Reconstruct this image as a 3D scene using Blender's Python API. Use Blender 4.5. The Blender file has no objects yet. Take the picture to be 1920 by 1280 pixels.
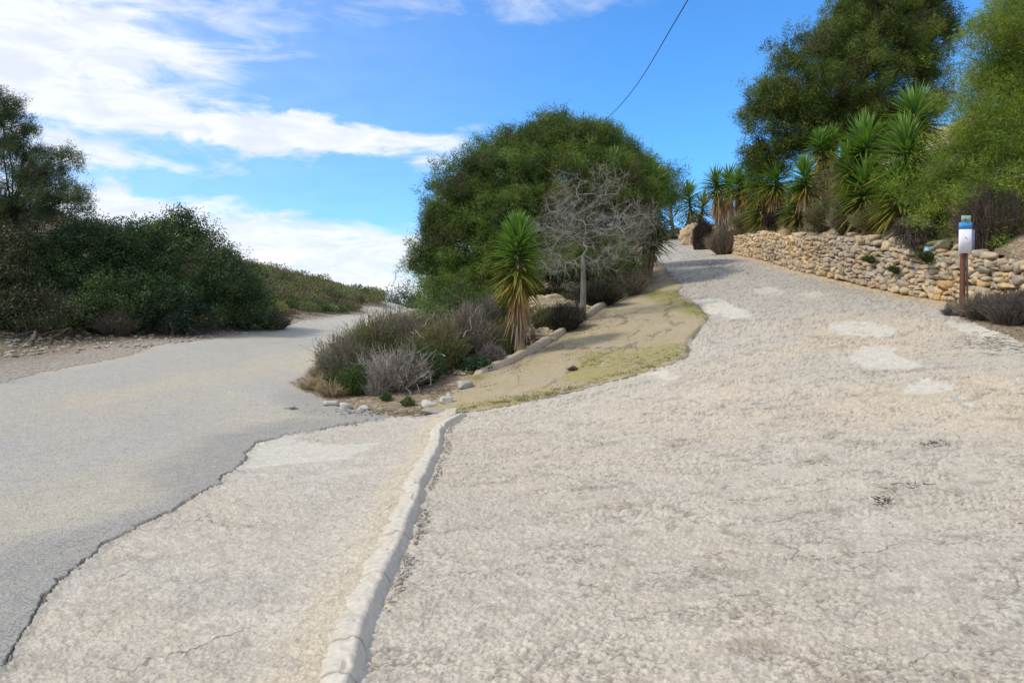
import bpy, math, random
import numpy as np

# ------------------------------------------------------------------ camera, world, sun, exposure
S = bpy.context.scene
F = 1387.0                      # focal length in photo pixels
CAM_H = 1.55
PITCH = math.atan(50.0 / F)     # looking slightly down
cam_d = bpy.data.cameras.new("camera")
cam_d.sensor_width = 36.0
cam_d.lens = 36.0 * F / 1920.0
cam_d.clip_start = 0.05
cam_d.clip_end = 3000
cam = bpy.data.objects.new("camera", cam_d)
S.collection.objects.link(cam)
cam.location = (0, 0, CAM_H)
cam.rotation_euler = (math.pi / 2 - PITCH, 0, 0)
S.camera = cam

S.view_settings.view_transform = 'Standard'
S.view_settings.look = 'None'
S.view_settings.exposure = 0.0
S.view_settings.gamma = 1.0
S.view_settings.use_curve_mapping = False

SUN_DIR = np.array([-0.68, -0.22, 0.78]); SUN_DIR /= np.linalg.norm(SUN_DIR)
SUN_EL = math.asin(SUN_DIR[2])
SUN_AZ = math.atan2(SUN_DIR[0], SUN_DIR[1])
sun_d = bpy.data.lights.new("sun", 'SUN')
sun_d.energy = 3.0
sun_d.angle = math.radians(7)
sun_d.color = (1.0, 0.91, 0.78)
sun = bpy.data.objects.new("sun", sun_d)
S.collection.objects.link(sun)
from mathutils import Vector
sun.rotation_euler = Vector(-SUN_DIR).to_track_quat('-Z', 'Y').to_euler()
sun.location = (-30, 10, 40)


class NT:
    """small node-tree helper"""
    def __init__(s, tree):
        s.t = tree; s.n = tree.nodes; s.l = tree.links
    def new(s, typ, **kw):
        n = s.n.new(typ)
        for k, v in kw.items():
            setattr(n, k, v)
        return n
    def put(s, sock, v):
        if isinstance(v, bpy.types.NodeSocket):
            s.l.new(v, sock)
        elif v is not None:
            sock.default_value = v
    def math(s, op, a, b=None, c=None, clamp=False):
        n = s.new('ShaderNodeMath', operation=op); n.use_clamp = clamp
        s.put(n.inputs[0], a)
        if b is not None: s.put(n.inputs[1], b)
        if c is not None: s.put(n.inputs[2], c)
        return n.outputs[0]
    def mix(s, f, a, b, typ='MIX'):
        n = s.new('ShaderNodeMix', data_type='RGBA', blend_type=typ)
        s.put(n.inputs[0], f); s.put(n.inputs[6], a); s.put(n.inputs[7], b)
        return n.outputs[2]
    def noise(s, vec, scale, detail=3, rough=0.55, dist=0.0):
        n = s.new('ShaderNodeTexNoise')
        if vec is not None: s.l.new(vec, n.inputs['Vector'])
        n.inputs['Scale'].default_value = scale
        n.inputs['Detail'].default_value = detail
        n.inputs['Roughness'].default_value = rough
        n.inputs['Distortion'].default_value = dist
        return n.outputs[0]
    def ramp(s, v, lo, hi, a=0.0, b=1.0, smooth=True):
        n = s.new('ShaderNodeMapRange')
        n.interpolation_type = 'SMOOTHSTEP' if smooth else 'LINEAR'
        s.put(n.inputs[0], v)
        n.inputs[1].default_value = lo; n.inputs[2].default_value = hi
        n.inputs[3].default_value = a; n.inputs[4].default_value = b
        return n.outputs[0]


world = bpy.data.worlds.new("World"); S.world = world
world.use_nodes = True
w = NT(world.node_tree); w.n.clear()
sky = w.new('ShaderNodeTexSky', sky_type='NISHITA')
sky.sun_disc = False
sky.sun_elevation = SUN_EL
sky.sun_rotation = SUN_AZ
sky.air_density = 1.0; sky.dust_density = 0.35; sky.ozone_density = 2.5
tc = w.new('ShaderNodeTexCoord')
sep = w.new('ShaderNodeSeparateXYZ'); w.l.new(tc.outputs['Generated'], sep.inputs[0])
X, Y, Z = sep.outputs
azr = w.math('ARCTAN2', X, Y)                       # heading, 0 = straight up the drive
elv = w.math('ARCSINE', Z)
az = w.math('MULTIPLY', azr, 57.2958); el = w.math('MULTIPLY', elv, 57.2958)
comb = w.new('ShaderNodeCombineXYZ')
w.put(comb.inputs[0], w.math('MULTIPLY', az, 0.05)); w.put(comb.inputs[1], w.math('MULTIPLY', el, 0.16))
vec = comb.outputs[0]
warp1 = w.math('SUBTRACT', w.noise(vec, 1.1, 4, 0.6), 0.5)
warp2 = w.math('SUBTRACT', w.noise(vec, 2.3, 6, 0.62, 0.4), 0.5)
fine = w.noise(vec, 3.0, 8, 0.62, 0.6)
azw = w.math('MULTIPLY_ADD', warp1, 9.0, az)
elw = w.math('ADD', w.math('MULTIPLY_ADD', warp2, 5.0, el), w.math('MULTIPLY', warp1, 2.2))
total = None
def cloud(u, v, ru, rv, rot, amt, hard=1.0):
    """one soft elliptical cloud bank at a heading and height in the sky (degrees)"""
    global total
    a0 = math.degrees(math.atan((u - 960) / F)); e0 = math.degrees(math.atan((590 - v) / math.hypot(F, u - 960)))
    ra = ru / F * 57.3; re = rv / F * 57.3
    c, s_ = math.cos(math.radians(rot)), math.sin(math.radians(rot))
    dx = w.math('SUBTRACT', azw, a0); dy = w.math('SUBTRACT', elw, e0)
    px = w.math('DIVIDE', w.math('ADD', w.math('MULTIPLY', dx, c), w.math('MULTIPLY', dy, s_)), ra)
    py = w.math('DIVIDE', w.math('SUBTRACT', w.math('MULTIPLY', dy, c), w.math('MULTIPLY', dx, s_)), re)
    r2 = w.math('ADD', w.math('MULTIPLY', px, px), w.math('MULTIPLY', py, py))
    g = w.math('MULTIPLY', w.math('EXPONENT', w.math('MULTIPLY', r2, -hard)), amt)
    total = g if total is None else w.math('ADD', total, g)
cloud(40, 30, 380, 80, 0, 1.3)
cloud(120, 90, 230, 50, 0, 0.6)
cloud(620, 20, 420, 50, 3, 0.38)
cloud(1050, 5, 330, 35, 0, 0.45)
cloud(60, 190, 300, 42, -4, 0.7)
cloud(330, 222, 280, 34, -6, 1.05)
cloud(600, 258, 300, 30, -4, 1.25)
cloud(760, 262, 120, 20, 2, 0.5)
cloud(190, 295, 240, 24, -2, 0.9)
cloud(230, 390, 230, 30, -8, 0.75)
cloud(500, 460, 360, 55, -3, 0.95)
cloud(740, 510, 300, 85, 0, 1.0)
cloud(-500, 200, 420, 260, 0, 0.8)
# unseen cloud added out of frame, high and to the sides, to whiten fill light
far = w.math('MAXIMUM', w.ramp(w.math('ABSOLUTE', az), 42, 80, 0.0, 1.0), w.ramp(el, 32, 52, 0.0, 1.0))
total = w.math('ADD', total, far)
tex = w.ramp(fine, 0.25, 0.72, 0.45, 1.25)
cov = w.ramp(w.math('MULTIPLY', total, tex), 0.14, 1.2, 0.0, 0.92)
thin = w.ramp(az, -36, 14, 0.24, 0.0)
cov = w.math('MAXIMUM', cov, thin)
tint = w.mix(1.0, sky.outputs[0], (0.68, 1.44, 2.14, 1), 'MULTIPLY')
# clouds take the brightness of the sunlit vapour
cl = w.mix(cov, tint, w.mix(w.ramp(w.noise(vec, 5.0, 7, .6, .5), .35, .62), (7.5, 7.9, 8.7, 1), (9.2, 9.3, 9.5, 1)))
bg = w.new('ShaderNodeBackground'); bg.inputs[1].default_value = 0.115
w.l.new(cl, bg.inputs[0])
wo = w.new('ShaderNodeOutputWorld'); w.l.new(bg.outputs[0], wo.inputs[0])

# ------------------------------------------------------------------ numeric helpers
R = np.random.default_rng(11)
random.seed(5)
ca, sa = math.cos(PITCH), math.sin(PITCH)

def at(u, v, Yd):
    """the place that lies Yd metres ahead in the direction of photo pixel (u, v)"""
    up = (640 - v) / F; rt = (u - 960) / F
    t = Yd / (ca + up * sa)
    return np.array([rt * t, Yd, CAM_H + (up * ca - sa) * t])

def xat(u, Yd): return at(u, 590, Yd)[0]

def _h(ix, iy, iz, seed):
    h = (ix * 374761393 + iy * 668265263 + iz * 2147483647 + seed * 1274126177) & 0xffffffff
    h = ((h ^ (h >> 13)) * 1274126177) & 0xffffffff
    h = ((h ^ (h >> 16)) * 2246822519) & 0xffffffff
    return ((h ^ (h >> 15)) & 0xffffff) / float(0xffffff)

def vnoise(x, y, z=None, seed=0):
    x = np.asarray(x, float); y = np.asarray(y, float)
    ix = np.floor(x).astype(np.int64); iy = np.floor(y).astype(np.int64)
    fx = x - ix; fy = y - iy; fx = fx * fx * (3 - 2 * fx); fy = fy * fy * (3 - 2 * fy)
    if z is None:
        a = _h(ix, iy, 0, seed); b = _h(ix + 1, iy, 0, seed); c = _h(ix, iy + 1, 0, seed); d = _h(ix + 1, iy + 1, 0, seed)
        return (a * (1 - fx) + b * fx) * (1 - fy) + (c * (1 - fx) + d * fx) * fy
    z = np.asarray(z, float); iz = np.floor(z).astype(np.int64); fz = z - iz; fz = fz * fz * (3 - 2 * fz)
    o = 0
    for k, wz in ((0, 1 - fz), (1, fz)):
        a = _h(ix, iy, iz + k, seed); b = _h(ix + 1, iy, iz + k, seed); c = _h(ix, iy + 1, iz + k, seed); d = _h(ix + 1, iy + 1, iz + k, seed)
        o = o + wz * ((a * (1 - fx) + b * fx) * (1 - fy) + (c * (1 - fx) + d * fx) * fy)
    return o

def fbm(x, y, sc, octv=4, seed=0, rough=0.5):
    o = 0; amp = 1; tot = 0
    for k in range(octv):
        # rotate each octave so that no lattice shows
        a = 0.7 * k + 0.3
        xx = (x * math.cos(a) - y * math.sin(a)) * sc + 17.3 * k; yy = (x * math.sin(a) + y * math.cos(a)) * sc - 9.1 * k
        o = o + amp * vnoise(xx, yy, seed=seed + k); tot += amp; amp *= rough; sc *= 2.03
    return o / tot

def sstep(a, b, x):
    t = np.clip((x - a) / (b - a), 0, 1); return t * t * (3 - 2 * t)

def unit(v):
    return v / np.maximum(np.linalg.norm(v, axis=-1, keepdims=True), 1e-9)

# ------------------------------------------------------------------ terrain height
_ctl = [  # (u, v, metres ahead): points of the paved surface read off the photograph
    (640, 1280, 3.1), (0, 1280, 3.15), (1250, 1280, 3.05), (1920, 1280, 3.0), (0, 980, 5.35), (300, 980, 5.3), (760, 940, 6.0), (1250, 940, 5.7), (1920, 900, 5.6),
    (860, 775, 11.6), (600, 770, 12.0), (300, 800, 10.0), (0, 800, 9.2), (0, 700, 14.3), (0, 662, 20), (560, 720, 14.6), (300, 648, 22), (650, 650, 26), (480, 640, 26),
    (510, 610, 33), (690, 585, 60), (735, 583, 62), (620, 595, 46), (0, 640, 23), (250, 625, 27), (1300, 700, 11.0), (1150, 720, 11.8), (1600, 700, 9.7), (1850, 700, 8.8),
    (890, 703, 14.0), (950, 685, 14.6), (1000, 660, 15.6), (1050, 630, 17.0), (1100, 592, 19.5), (1150, 570, 22), (1200, 540, 25), (1225, 497, 31), (1240, 450, 50),
    (1780, 564, 16), (1700, 552, 17.6), (1600, 531, 20.5), (1500, 508, 25), (1400, 482, 33), (1330, 467, 43), (1292, 455, 50), (1400, 600, 15.6), (1400, 540, 20.5), (1320, 500, 29), (1860, 600, 13.4),
    (1920, 640, 11.5), (0, 510, 29), (0, 425, 38), (300, 478, 46), (480, 520, 62), (600, 543, 74), (700, 557, 92), (520, 601, 39),
    (640, 587, 56), (930, 640, 17.5), (780, 690, 17.5), (1010, 560, 21), (850, 620, 22)]
_pts = [at(*c) for c in _ctl]
_pts += [np.array(p, float) for p in [
    (0, 0, 0), (-5, 0, .05), (5, 0, .08), (0, -10, -.2), (-25, -10, 0), (25, -10, .3), (-25, 8, .6), (13, 16, 2.0), (14, 25, 3.2), (16, 35, 4.8), (22, 15, 2.3), (26, 30, 4.2),
    (12, 5, .9), (30, 5, 1.0), (18, 60, 8.0), (30, 60, 8), (45, 110, 8.5), (11, 60, 7.4), (11, 75, 7.2), (4, 60, 5.0), (-2, 60, 3.0), (-6, 45, 1.8), (0, 30, 1.7), (2.5, 30, 2.3), (0, 100, 2.0),
    (-12, 80, 1.3), (-8, 80, 1.0), (-12, 100, .6), (-14, 120, .2), (-30, 120, 2), (-60, 110, 4), (-60, 45, 9), (-42, 38, 8.5), (-45, 5, 2.5), (9.5, 10, 1.25), (9.2, 4, .7)]]
_pts = np.array(_pts)
def _k(r2): return np.where(r2 > 1e-9, r2 * np.log(np.maximum(r2, 1e-9)), 0)
_n = len(_pts)
_A = np.zeros((_n + 3, _n + 3))
_d2 = ((_pts[:, None, :2] - _pts[None, :, :2]) ** 2).sum(-1)
_A[:_n, :_n] = _k(_d2) + np.eye(_n) * 2.0
_A[:_n, _n] = 1; _A[:_n, _n + 1:] = _pts[:, :2]; _A[_n, :_n] = 1; _A[_n + 1:, :_n] = _pts[:, :2].T
_w = np.linalg.solve(_A, np.concatenate([_pts[:, 2], np.zeros(3)]))
def low(x, y):
    x = np.clip(np.asarray(x, float), -70, 50); y = np.clip(np.asarray(y, float), -15, 130)
    o = _w[_n] + _w[_n + 1] * x + _w[_n + 2] * y
    for i in range(_n):
        o = o + _w[i] * _k((x - _pts[i, 0]) ** 2 + (y - _pts[i, 1]) ** 2)
    return o
_wy = [0, 8, 12, 14, 16, 17.5, 20.5, 25, 33, 43, 52, 70, 130]
_wx = [9.9, 9.3, 9.1, 9.15, 9.46, 9.34, 9.46, 9.74, 10.5, 11.5, 12.6, 14, 20]
def wall_x(y): return np.interp(y, _wy, _wx)
def wall_h(y): return np.interp(y, [0, 8, 13, 16, 18, 21, 25, 33, 41, 43.5, 60], [.3, .9, 1.05, 1.28, 1.32, 1.28, 1.2, 1.03, .8, .45, .3])
def H(x, y):
    x = np.asarray(x, float); y = np.asarray(y, float)
    d = x - wall_x(y)
    h = low(np.minimum(x, wall_x(y) + 1.0), y) * 1.0
    b = sstep(0.16, 0.42, d) * (wall_h(y) - 0.04)
    sl = np.interp(y, [0, 8, 13, 18, 24, 40, 52, 80], [.1, .35, .6, .80, .80, .72, .35, .12])
    dd = np.maximum(d - 0.45, 0)
    top = 4.6
    b = b + np.where(dd < top, dd * sl, top * sl + (dd - top) * 0.08)
    lump = (fbm(x, y, .55, 3, 40) - .5) * sstep(.4, 1.5, d) * .55
    return h + b + lump

def gz(x, y): return float(H(np.array([x]), np.array([y]))[0])
_YY = np.geomspace(1.6, 160, 1600)
def gnd(u, v):
    """where the line of sight through a photo pixel meets the ground"""
    up = (640 - v) / F; rt = (u - 960) / F
    t = _YY / (ca + up * sa)
    x = rt * t; z = CAM_H + (up * ca - sa) * t
    g = H(x, _YY)
    i = np.nonzero(z < g)[0]
    if len(i) == 0: return np.array([x[-1], _YY[-1]])
    i = max(i[0], 1)
    a = (z - g)[i - 1]; b = (z - g)[i]; f = a / (a - b + 1e-12)
    return np.array([x[i - 1] + f * (x[i] - x[i - 1]), _YY[i - 1] + f * (_YY[i] - _YY[i - 1])])

def onroad(u, v):
    p = gnd(u, v); return np.array([p[0], p[1], gz(p[0], p[1])])

def sdf(px, py, poly):
    """signed distance to a closed outline, negative inside"""
    poly = np.asarray(poly); n = len(poly)
    d = np.full(px.shape, 1e18); ins = np.zeros(px.shape, bool)
    for i in range(n):
        ax, ay = poly[i]; bx, by = poly[(i + 1) % n]
        ex, ey = bx - ax, by - ay; L = ex * ex + ey * ey + 1e-12
        t = np.clip(((px - ax) * ex + (py - ay) * ey) / L, 0, 1)
        d = np.minimum(d, (px - ax - t * ex) ** 2 + (py - ay - t * ey) ** 2)
        c = ((ay > py) != (by > py))
        ins ^= c & (px < (ex) * (py - ay) / (ey if abs(ey) > 1e-12 else 1e-12) + ax)
    d = np.sqrt(d)
    return np.where(ins, -d, d)

def pdist(px, py, line):
    line = np.asarray(line); d = np.full(px.shape, 1e18)
    for i in range(len(line) - 1):
        ax, ay = line[i]; bx, by = line[i + 1]
        ex, ey = bx - ax, by - ay; L = ex * ex + ey * ey + 1e-12
        t = np.clip(((px - ax) * ex + (py - ay) * ey) / L, 0, 1)
        d = np.minimum(d, (px - ax - t * ex) ** 2 + (py - ay - t * ey) ** 2)
    return np.sqrt(d)

# ------------------------------------------------------------------ object helpers
C = S.collection
def make_mesh(name, V, faces, mat, tint=None, smooth=True):
    """faces: (n,k) int array, or a list of such arrays"""
    if isinstance(faces, np.ndarray): faces = [faces]
    me = bpy.data.meshes.new(name)
    V = np.ascontiguousarray(V, dtype=np.float32)
    me.vertices.add(len(V)); me.vertices.foreach_set('co', V.ravel())
    loops = np.concatenate([f.ravel() for f in faces]).astype(np.int32)
    tot = np.concatenate([np.full(len(f), f.shape[1], np.int32) for f in faces])
    st = np.concatenate([[0], np.cumsum(tot)[:-1]]).astype(np.int32)
    me.loops.add(len(loops)); me.loops.foreach_set('vertex_index', loops)
    me.polygons.add(len(tot)); me.polygons.foreach_set('loop_start', st); me.polygons.foreach_set('loop_total', tot)
    me.polygons.foreach_set('use_smooth', np.full(len(tot), smooth, bool))
    me.update(calc_edges=True); me.validate()
    if tint is not None:
        a = me.attributes.new('tint', 'FLOAT_COLOR', 'POINT')
        c = np.ones((len(V), 4), np.float32); c[:, :3] = tint
        a.data.foreach_set('color', c.ravel())
    me.materials.append(mat)
    return me

def link(name, me, parent=None, loc=None):
    o = bpy.data.objects.new(name, me); C.objects.link(o)
    if parent is not None: o.parent = parent
    if loc is not None: o.location = loc
    return o

def tag(o, label, cat, group=None, kind=None):
    o['label'] = label; o['category'] = cat
    if group: o['group'] = group
    if kind: o['kind'] = kind
    return o

def thing(name, label, cat, loc, group=None):
    o = bpy.data.objects.new(name, None); C.objects.link(o)
    o.location = [float(c) for c in loc]; o.empty_display_size = .3
    return tag(o, label, cat, group)

class MB:
    """collects chunks of geometry with a colour per vertex"""
    def __init__(s): s.V = []; s.F = {}; s.T = []; s.n = 0
    def add(s, V, F, T):
        V = np.asarray(V, float).reshape(-1, 3); F = np.asarray(F)
        T = np.broadcast_to(np.asarray(T, float), V.shape)
        s.V.append(V); s.T.append(T); s.F.setdefault(F.shape[1], []).append(F + s.n); s.n += len(V)
        return s
    def build(s, name, mat, parent=None, origin=(0, 0, 0), smooth=True):
        if not s.V: return None
        V = np.concatenate(s.V) - np.asarray(origin, float)
        F_ = [np.concatenate(f) for f in s.F.values()]
        me = make_mesh(name, V, F_, mat, np.clip(np.concatenate(s.T), 0, 1), smooth)
        o = link(name, me, parent)
        if parent is None: o.location = [float(c) for c in origin]
        return o

def side_of(D):
    r = unit(R.normal(size=D.shape)); return unit(np.cross(D, r))

def needles(mb, P, D, L, W, T):
    """one thin triangle each"""
    n = len(P); Sd = side_of(D); L = np.broadcast_to(L, n)[:, None]; W = np.broadcast_to(W, n)[:, None]
    V = np.stack([P - Sd * W / 2, P + Sd * W / 2, P + D * L], 1).reshape(-1, 3)
    T = np.repeat(np.broadcast_to(T, (n, 3)), 3, 0)
    mb.add(V, np.arange(3 * n).reshape(n, 3), T)

def leaves(mb, P, D, L, W, T):
    """one diamond-shaped leaf each"""
    n = len(P); Sd = side_of(D); L = np.broadcast_to(L, n)[:, None]; W = np.broadcast_to(W, n)[:, None]
    M = P + D * L * .45
    V = np.stack([P, M + Sd * W / 2, P + D * L, M - Sd * W / 2], 1).reshape(-1, 3)
    mb.add(V, np.arange(4 * n).reshape(n, 4), np.repeat(np.broadcast_to(T, (n, 3)), 4, 0))

def tubes(mb, A, B, ra, rb, T, k=4):
    """tapered prisms between points"""
    A = np.asarray(A, float); B = np.asarray(B, float); n = len(A)
    ra = np.broadcast_to(ra, n); rb = np.broadcast_to(rb, n)
    D = unit(B - A); ref = np.where(np.abs(D[:, 2:3]) > .9, [[1., 0, 0]], [[0., 0, 1]])
    U = unit(np.cross(D, ref)); W = np.cross(D, U)
    th = np.arange(k) / k * 2 * math.pi
    ring = U[:, None] * np.cos(th)[None, :, None] + W[:, None] * np.sin(th)[None, :, None]
    V = np.concatenate([A[:, None] + ring * ra[:, None, None], (B + D * 0.002)[:, None] + ring * rb[:, None, None]], 1)
    base = (np.arange(n) * 2 * k)[:, None, None]
    i = np.arange(k); j = (i + 1) % k
    Fq = np.stack([i, j, j + k, i + k], 1)[None] + base
    mb.add(V.reshape(-1, 3), Fq.reshape(-1, 4), np.repeat(np.broadcast_to(T, (n, 3)), 2 * k, 0))

def blades(mb, P, D, L, W, droop, Tb, Tt, seg=3, fold=.25):
    """sword leaves: curved strips with a keel, narrow at the base, widest low down, pointed"""
    n = len(P); L = np.broadcast_to(L, n); W = np.broadcast_to(W, n); droop = np.broadcast_to(droop, n)
    Sd = unit(np.cross(D, np.array([0, 0, 1.]) + R.normal(size=(n, 3)) * .12))
    Nn = unit(np.cross(Sd, D))
    Tb = np.broadcast_to(Tb, (n, 3)); Tt = np.broadcast_to(Tt, (n, 3))
    prof = np.interp(np.linspace(0, 1, seg + 1), [0, .35, .75, 1], [.65, 1, .62, .04])
    rows = []; tin = []
    for k in range(seg + 1):
        t = k / seg
        c = P + D * (L * t)[:, None] + np.array([0, 0, -1.]) * (droop * L * t ** 2)[:, None]
        wv = Sd * (W * prof[k] / 2)[:, None]; keel = Nn * (W * prof[k] * fold)[:, None]
        rows += [c - wv + keel, c, c + wv + keel]
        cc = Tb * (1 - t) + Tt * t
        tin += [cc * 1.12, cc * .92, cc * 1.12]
    V = np.stack(rows, 1).reshape(-1, 3); T = np.stack(tin, 1).reshape(-1, 3)
    m = 3 * (seg + 1); fs = []
    for k in range(seg):
        a = 3 * k
        fs += [[a, a + 1, a + 4, a + 3], [a + 1, a + 2, a + 5, a + 4]]
    Fq = (np.array(fs)[None] + (np.arange(n) * m)[:, None, None]).reshape(-1, 4)
    mb.add(V, Fq, T)

# ------------------------------------------------------------------ materials
def new_mat(name):
    m = bpy.data.materials.new(name); m.use_nodes = True
    t = NT(m.node_tree); t.n.clear()
    out = t.new('ShaderNodeOutputMaterial'); bs = t.new('ShaderNodeBsdfPrincipled')
    t.l.new(bs.outputs[0], out.inputs[0])
    return m, t, bs, out

def leaf_mat(name, trans=.3, rough=.55, gain=1.0, spec=.35):
    m, t, bs, out = new_mat(name)
    a = t.new('ShaderNodeAttribute', attribute_name='tint')
    tcn = t.new('ShaderNodeTexCoord')
    n = t.noise(tcn.outputs['Object'], 3.0, 3)
    col = t.mix(1.0, a.outputs['Color'], t.mix(n, (.72 * gain,) * 3 + (1,), (1.3 * gain,) * 3 + (1,)), 'MULTIPLY')
    t.put(bs.inputs['Base Color'], col); bs.inputs['Roughness'].default_value = rough
    bs.inputs['Specular IOR Level'].default_value = spec
    tr = t.new('ShaderNodeBsdfTranslucent')
    t.put(tr.inputs[0], t.mix(1.0, col, (1.25, 1.3, .6, 1), 'MULTIPLY'))
    mx = t.new('ShaderNodeMixShader'); mx.inputs[0].default_value = trans
    t.l.new(bs.outputs[0], mx.inputs[1]); t.l.new(tr.outputs[0], mx.inputs[2]); t.l.new(mx.outputs[0], out.inputs[0])
    return m

def solid_mat(name, rough=.9, nscale=12, lo=.75, hi=1.25, bump=.4, bdist=.01, spec=.25, stretch=None, rgb=None):
    m, t, bs, out = new_mat(name)
    tcn = t.new('ShaderNodeTexCoord'); vec = tcn.outputs['Object']
    if stretch:
        mp = t.new('ShaderNodeMapping'); mp.inputs['Scale'].default_value = stretch
        t.l.new(vec, mp.inputs[0]); vec = mp.outputs[0]
    n = t.noise(vec, nscale, 6, .62)
    if rgb is None:
        a = t.new('ShaderNodeAttribute', attribute_name='tint'); base = a.outputs['Color']
    else: base = tuple(rgb) + (1,)
    col = t.mix(1.0, base, t.mix(t.ramp(n, .25, .75), (lo,) * 3 + (1,), (hi,) * 3 + (1,)), 'MULTIPLY')
    t.put(bs.inputs['Base Color'], col); bs.inputs['Roughness'].default_value = rough
    bs.inputs['Specular IOR Level'].default_value = spec
    if bump:
        b = t.new('ShaderNodeBump'); b.inputs['Strength'].default_value = bump; b.inputs['Distance'].default_value = bdist
        t.put(b.inputs['Height'], n); t.l.new(b.outputs[0], bs.inputs['Normal'])
    return m

M_needle = leaf_mat('pine_needles', .28, .6)
M_leaf = leaf_mat('shrub_leaves', .25, .5)
M_yucca = leaf_mat('yucca_leaves', .22, .36, 1.0, .6)
M_dry = leaf_mat('dry_stems', .12, .85, 1.0, .1)
M_bark = solid_mat('bark', .92, 9, .6, 1.3, .8, .02, .1, (1, 1, .25))
M_stone = solid_mat('limestone', .92, 9, .78, 1.2, .7, .02, .15)
M_soil = solid_mat('rubble_core', .95, 20, .7, 1.2, .6, .02, .1)
M_kerb = solid_mat('kerb_concrete', .92, 26, .86, 1.1, .55, .006, .15)
M_wood = solid_mat('weathered_wood', .8, 14, .6, 1.3, .5, .004, .2, (1, 1, .08))

def ground_mat(name, grain_scale, lo, hi, bumps, cracks=None, speck=None, rough=.93):
    """paved surfaces: vertex tint x aggregate grain, with bump at several sizes"""
    m, t, bs, out = new_mat(name)
    a = t.new('ShaderNodeAttribute', attribute_name='tint')
    tcn = t.new('ShaderNodeTexCoord'); vec = tcn.outputs['Object']
    g = t.noise(vec, grain_scale, 5, .7)
    col = t.mix(1.0, a.outputs['Color'], t.mix(t.ramp(g, .3, .7), (lo,) * 3 + (1,), (hi,) * 3 + (1,)), 'MULTIPLY')
    if speck:
        vo = t.new('ShaderNodeTexVoronoi'); vo.inputs['Scale'].default_value = speck[0]; vo.inputs['Randomness'].default_value = 1
        t.l.new(vec, vo.inputs['Vector'])
        sx = t.new('ShaderNodeSeparateColor'); t.l.new(vo.outputs['Color'], sx.inputs[0])
        col = t.mix(t.ramp(sx.outputs[0], .62, .95, 0, speck[1]), col, speck[2])
        col = t.mix(t.ramp(sx.outputs[1], .70, .95, 0, speck[1]), col, speck[3])
    hsum = None
    for sc_, amt in bumps:
        n = t.math('MULTIPLY', t.noise(vec, sc_, 4, .6), amt)
        hsum = n if hsum is None else t.math('ADD', hsum, n)
    if cracks:
        nz = t.new('ShaderNodeTexNoise'); nz.inputs['Scale'].default_value = 2.5; nz.inputs['Detail'].default_value = 5
        t.l.new(vec, nz.inputs['Vector'])
        vm = t.new('ShaderNodeVectorMath', operation='MULTIPLY_ADD')
        t.l.new(nz.outputs['Color'], vm.inputs[0]); vm.inputs[1].default_value = (.55, .55, .55); t.l.new(vec, vm.inputs[2])
        ve = t.new('ShaderNodeTexVoronoi', feature='DISTANCE_TO_EDGE'); ve.inputs['Scale'].default_value = cracks[0]
        t.l.new(vm.outputs[0], ve.inputs['Vector'])
        line = t.ramp(ve.outputs[0], .002, cracks[1], 1, 0)
        gate = t.ramp(t.noise(vec, .7, 3), cracks[2], cracks[2] + .12, 0, 1)
        line = t.math('MULTIPLY', line, gate)
        col = t.mix(t.math('MULTIPLY', line, .55), col, (.12, .10, .08, 1))
        hsum = t.math('SUBTRACT', hsum, t.math('MULTIPLY', line, .006))
    t.put(bs.inputs['Base Color'], col); bs.inputs['Roughness'].default_value = rough
    bs.inputs['Specular IOR Level'].default_value = .2
    b = t.new('ShaderNodeBump'); b.inputs['Strength'].default_value = 1.0; b.inputs['Distance'].default_value = 1.0
    t.put(b.inputs['Height'], hsum); t.l.new(b.outputs[0], bs.inputs['Normal'])
    return m
M_conc = ground_mat('rough_concrete', 60, .80, 1.14, [(24, .008), (75, .006), (190, .003)], (1.1, .010, .52), (60, .35, (.30, .27, .24, 1), (.62, .58, .52, 1)))
M_asph = ground_mat('worn_asphalt', 90, .78, 1.2, [(60, .006), (180, .005)], None, (85, .55, (.13, .13, .135, 1), (.46, .45, .44, 1)))
M_sand = ground_mat('sandy_concrete', 60, .86, 1.12, [(22, .004), (120, .003)], (.9, .010, .40), (110, .3, (.25, .22, .12, 1), (.5, .45, .32, 1)))
M_dirt = ground_mat('dirt', 18, .65, 1.25, [(5, .05), (22, .02), (90, .006)], None, (22, .7, (.12, .09, .06, 1), (.46, .38, .27, 1)))

# ------------------------------------------------------------------ outlines on the ground
def outline(px): return np.array([gnd(u, v) for u, v in px])
asph_edge = [(20, 1290), (48, 1210), (55, 1180), (100, 1120), (150, 1062), (172, 1035), (245, 990), (330, 960), (372, 922), (430, 890), (470, 850), (492, 826), (560, 812), (620, 800), (690, 790)]
asph_px = asph_edge + [(745, 779), (700, 771), (640, 764), (600, 745), (545, 720), (590, 690), (612, 650), (660, 620), (722, 596), (748, 586)]
asph = [tuple(p) for p in outline(asph_px)] + [(-8.8, 62.5), (-10.5, 100), (-16, 100), (-12.2, 62.5)] + \
    [tuple(p) for p in outline([(690, 586), (640, 592), (560, 603), (500, 614), (420, 630), (300, 646), (250, 664), (120, 690), (0, 718)])] + \
    [(-14, 12), (-22, 10.5), (-30, 10), (-30, -4), (-3.4, -4), (-2.9, 0.5)]
asph = np.array(asph)
apron_px = [(772, 778), (860, 771), (900, 767), (960, 757), (1060, 735), (1160, 708), (1225, 692), (1275, 672), (1295, 655), (1288, 640), (1312, 618), (1326, 592), (1305, 572), (1272, 552), (1276, 532), (1258, 515), (1246, 500), (1236, 488)]
apron_r = outline(apron_px)
border_px = [(1225, 497), (1215, 520), (1200, 540), (1150, 570), (1100, 598), (1050, 632), (1000, 662), (950, 686), (890, 706)]
border = outline(border_px)
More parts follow.
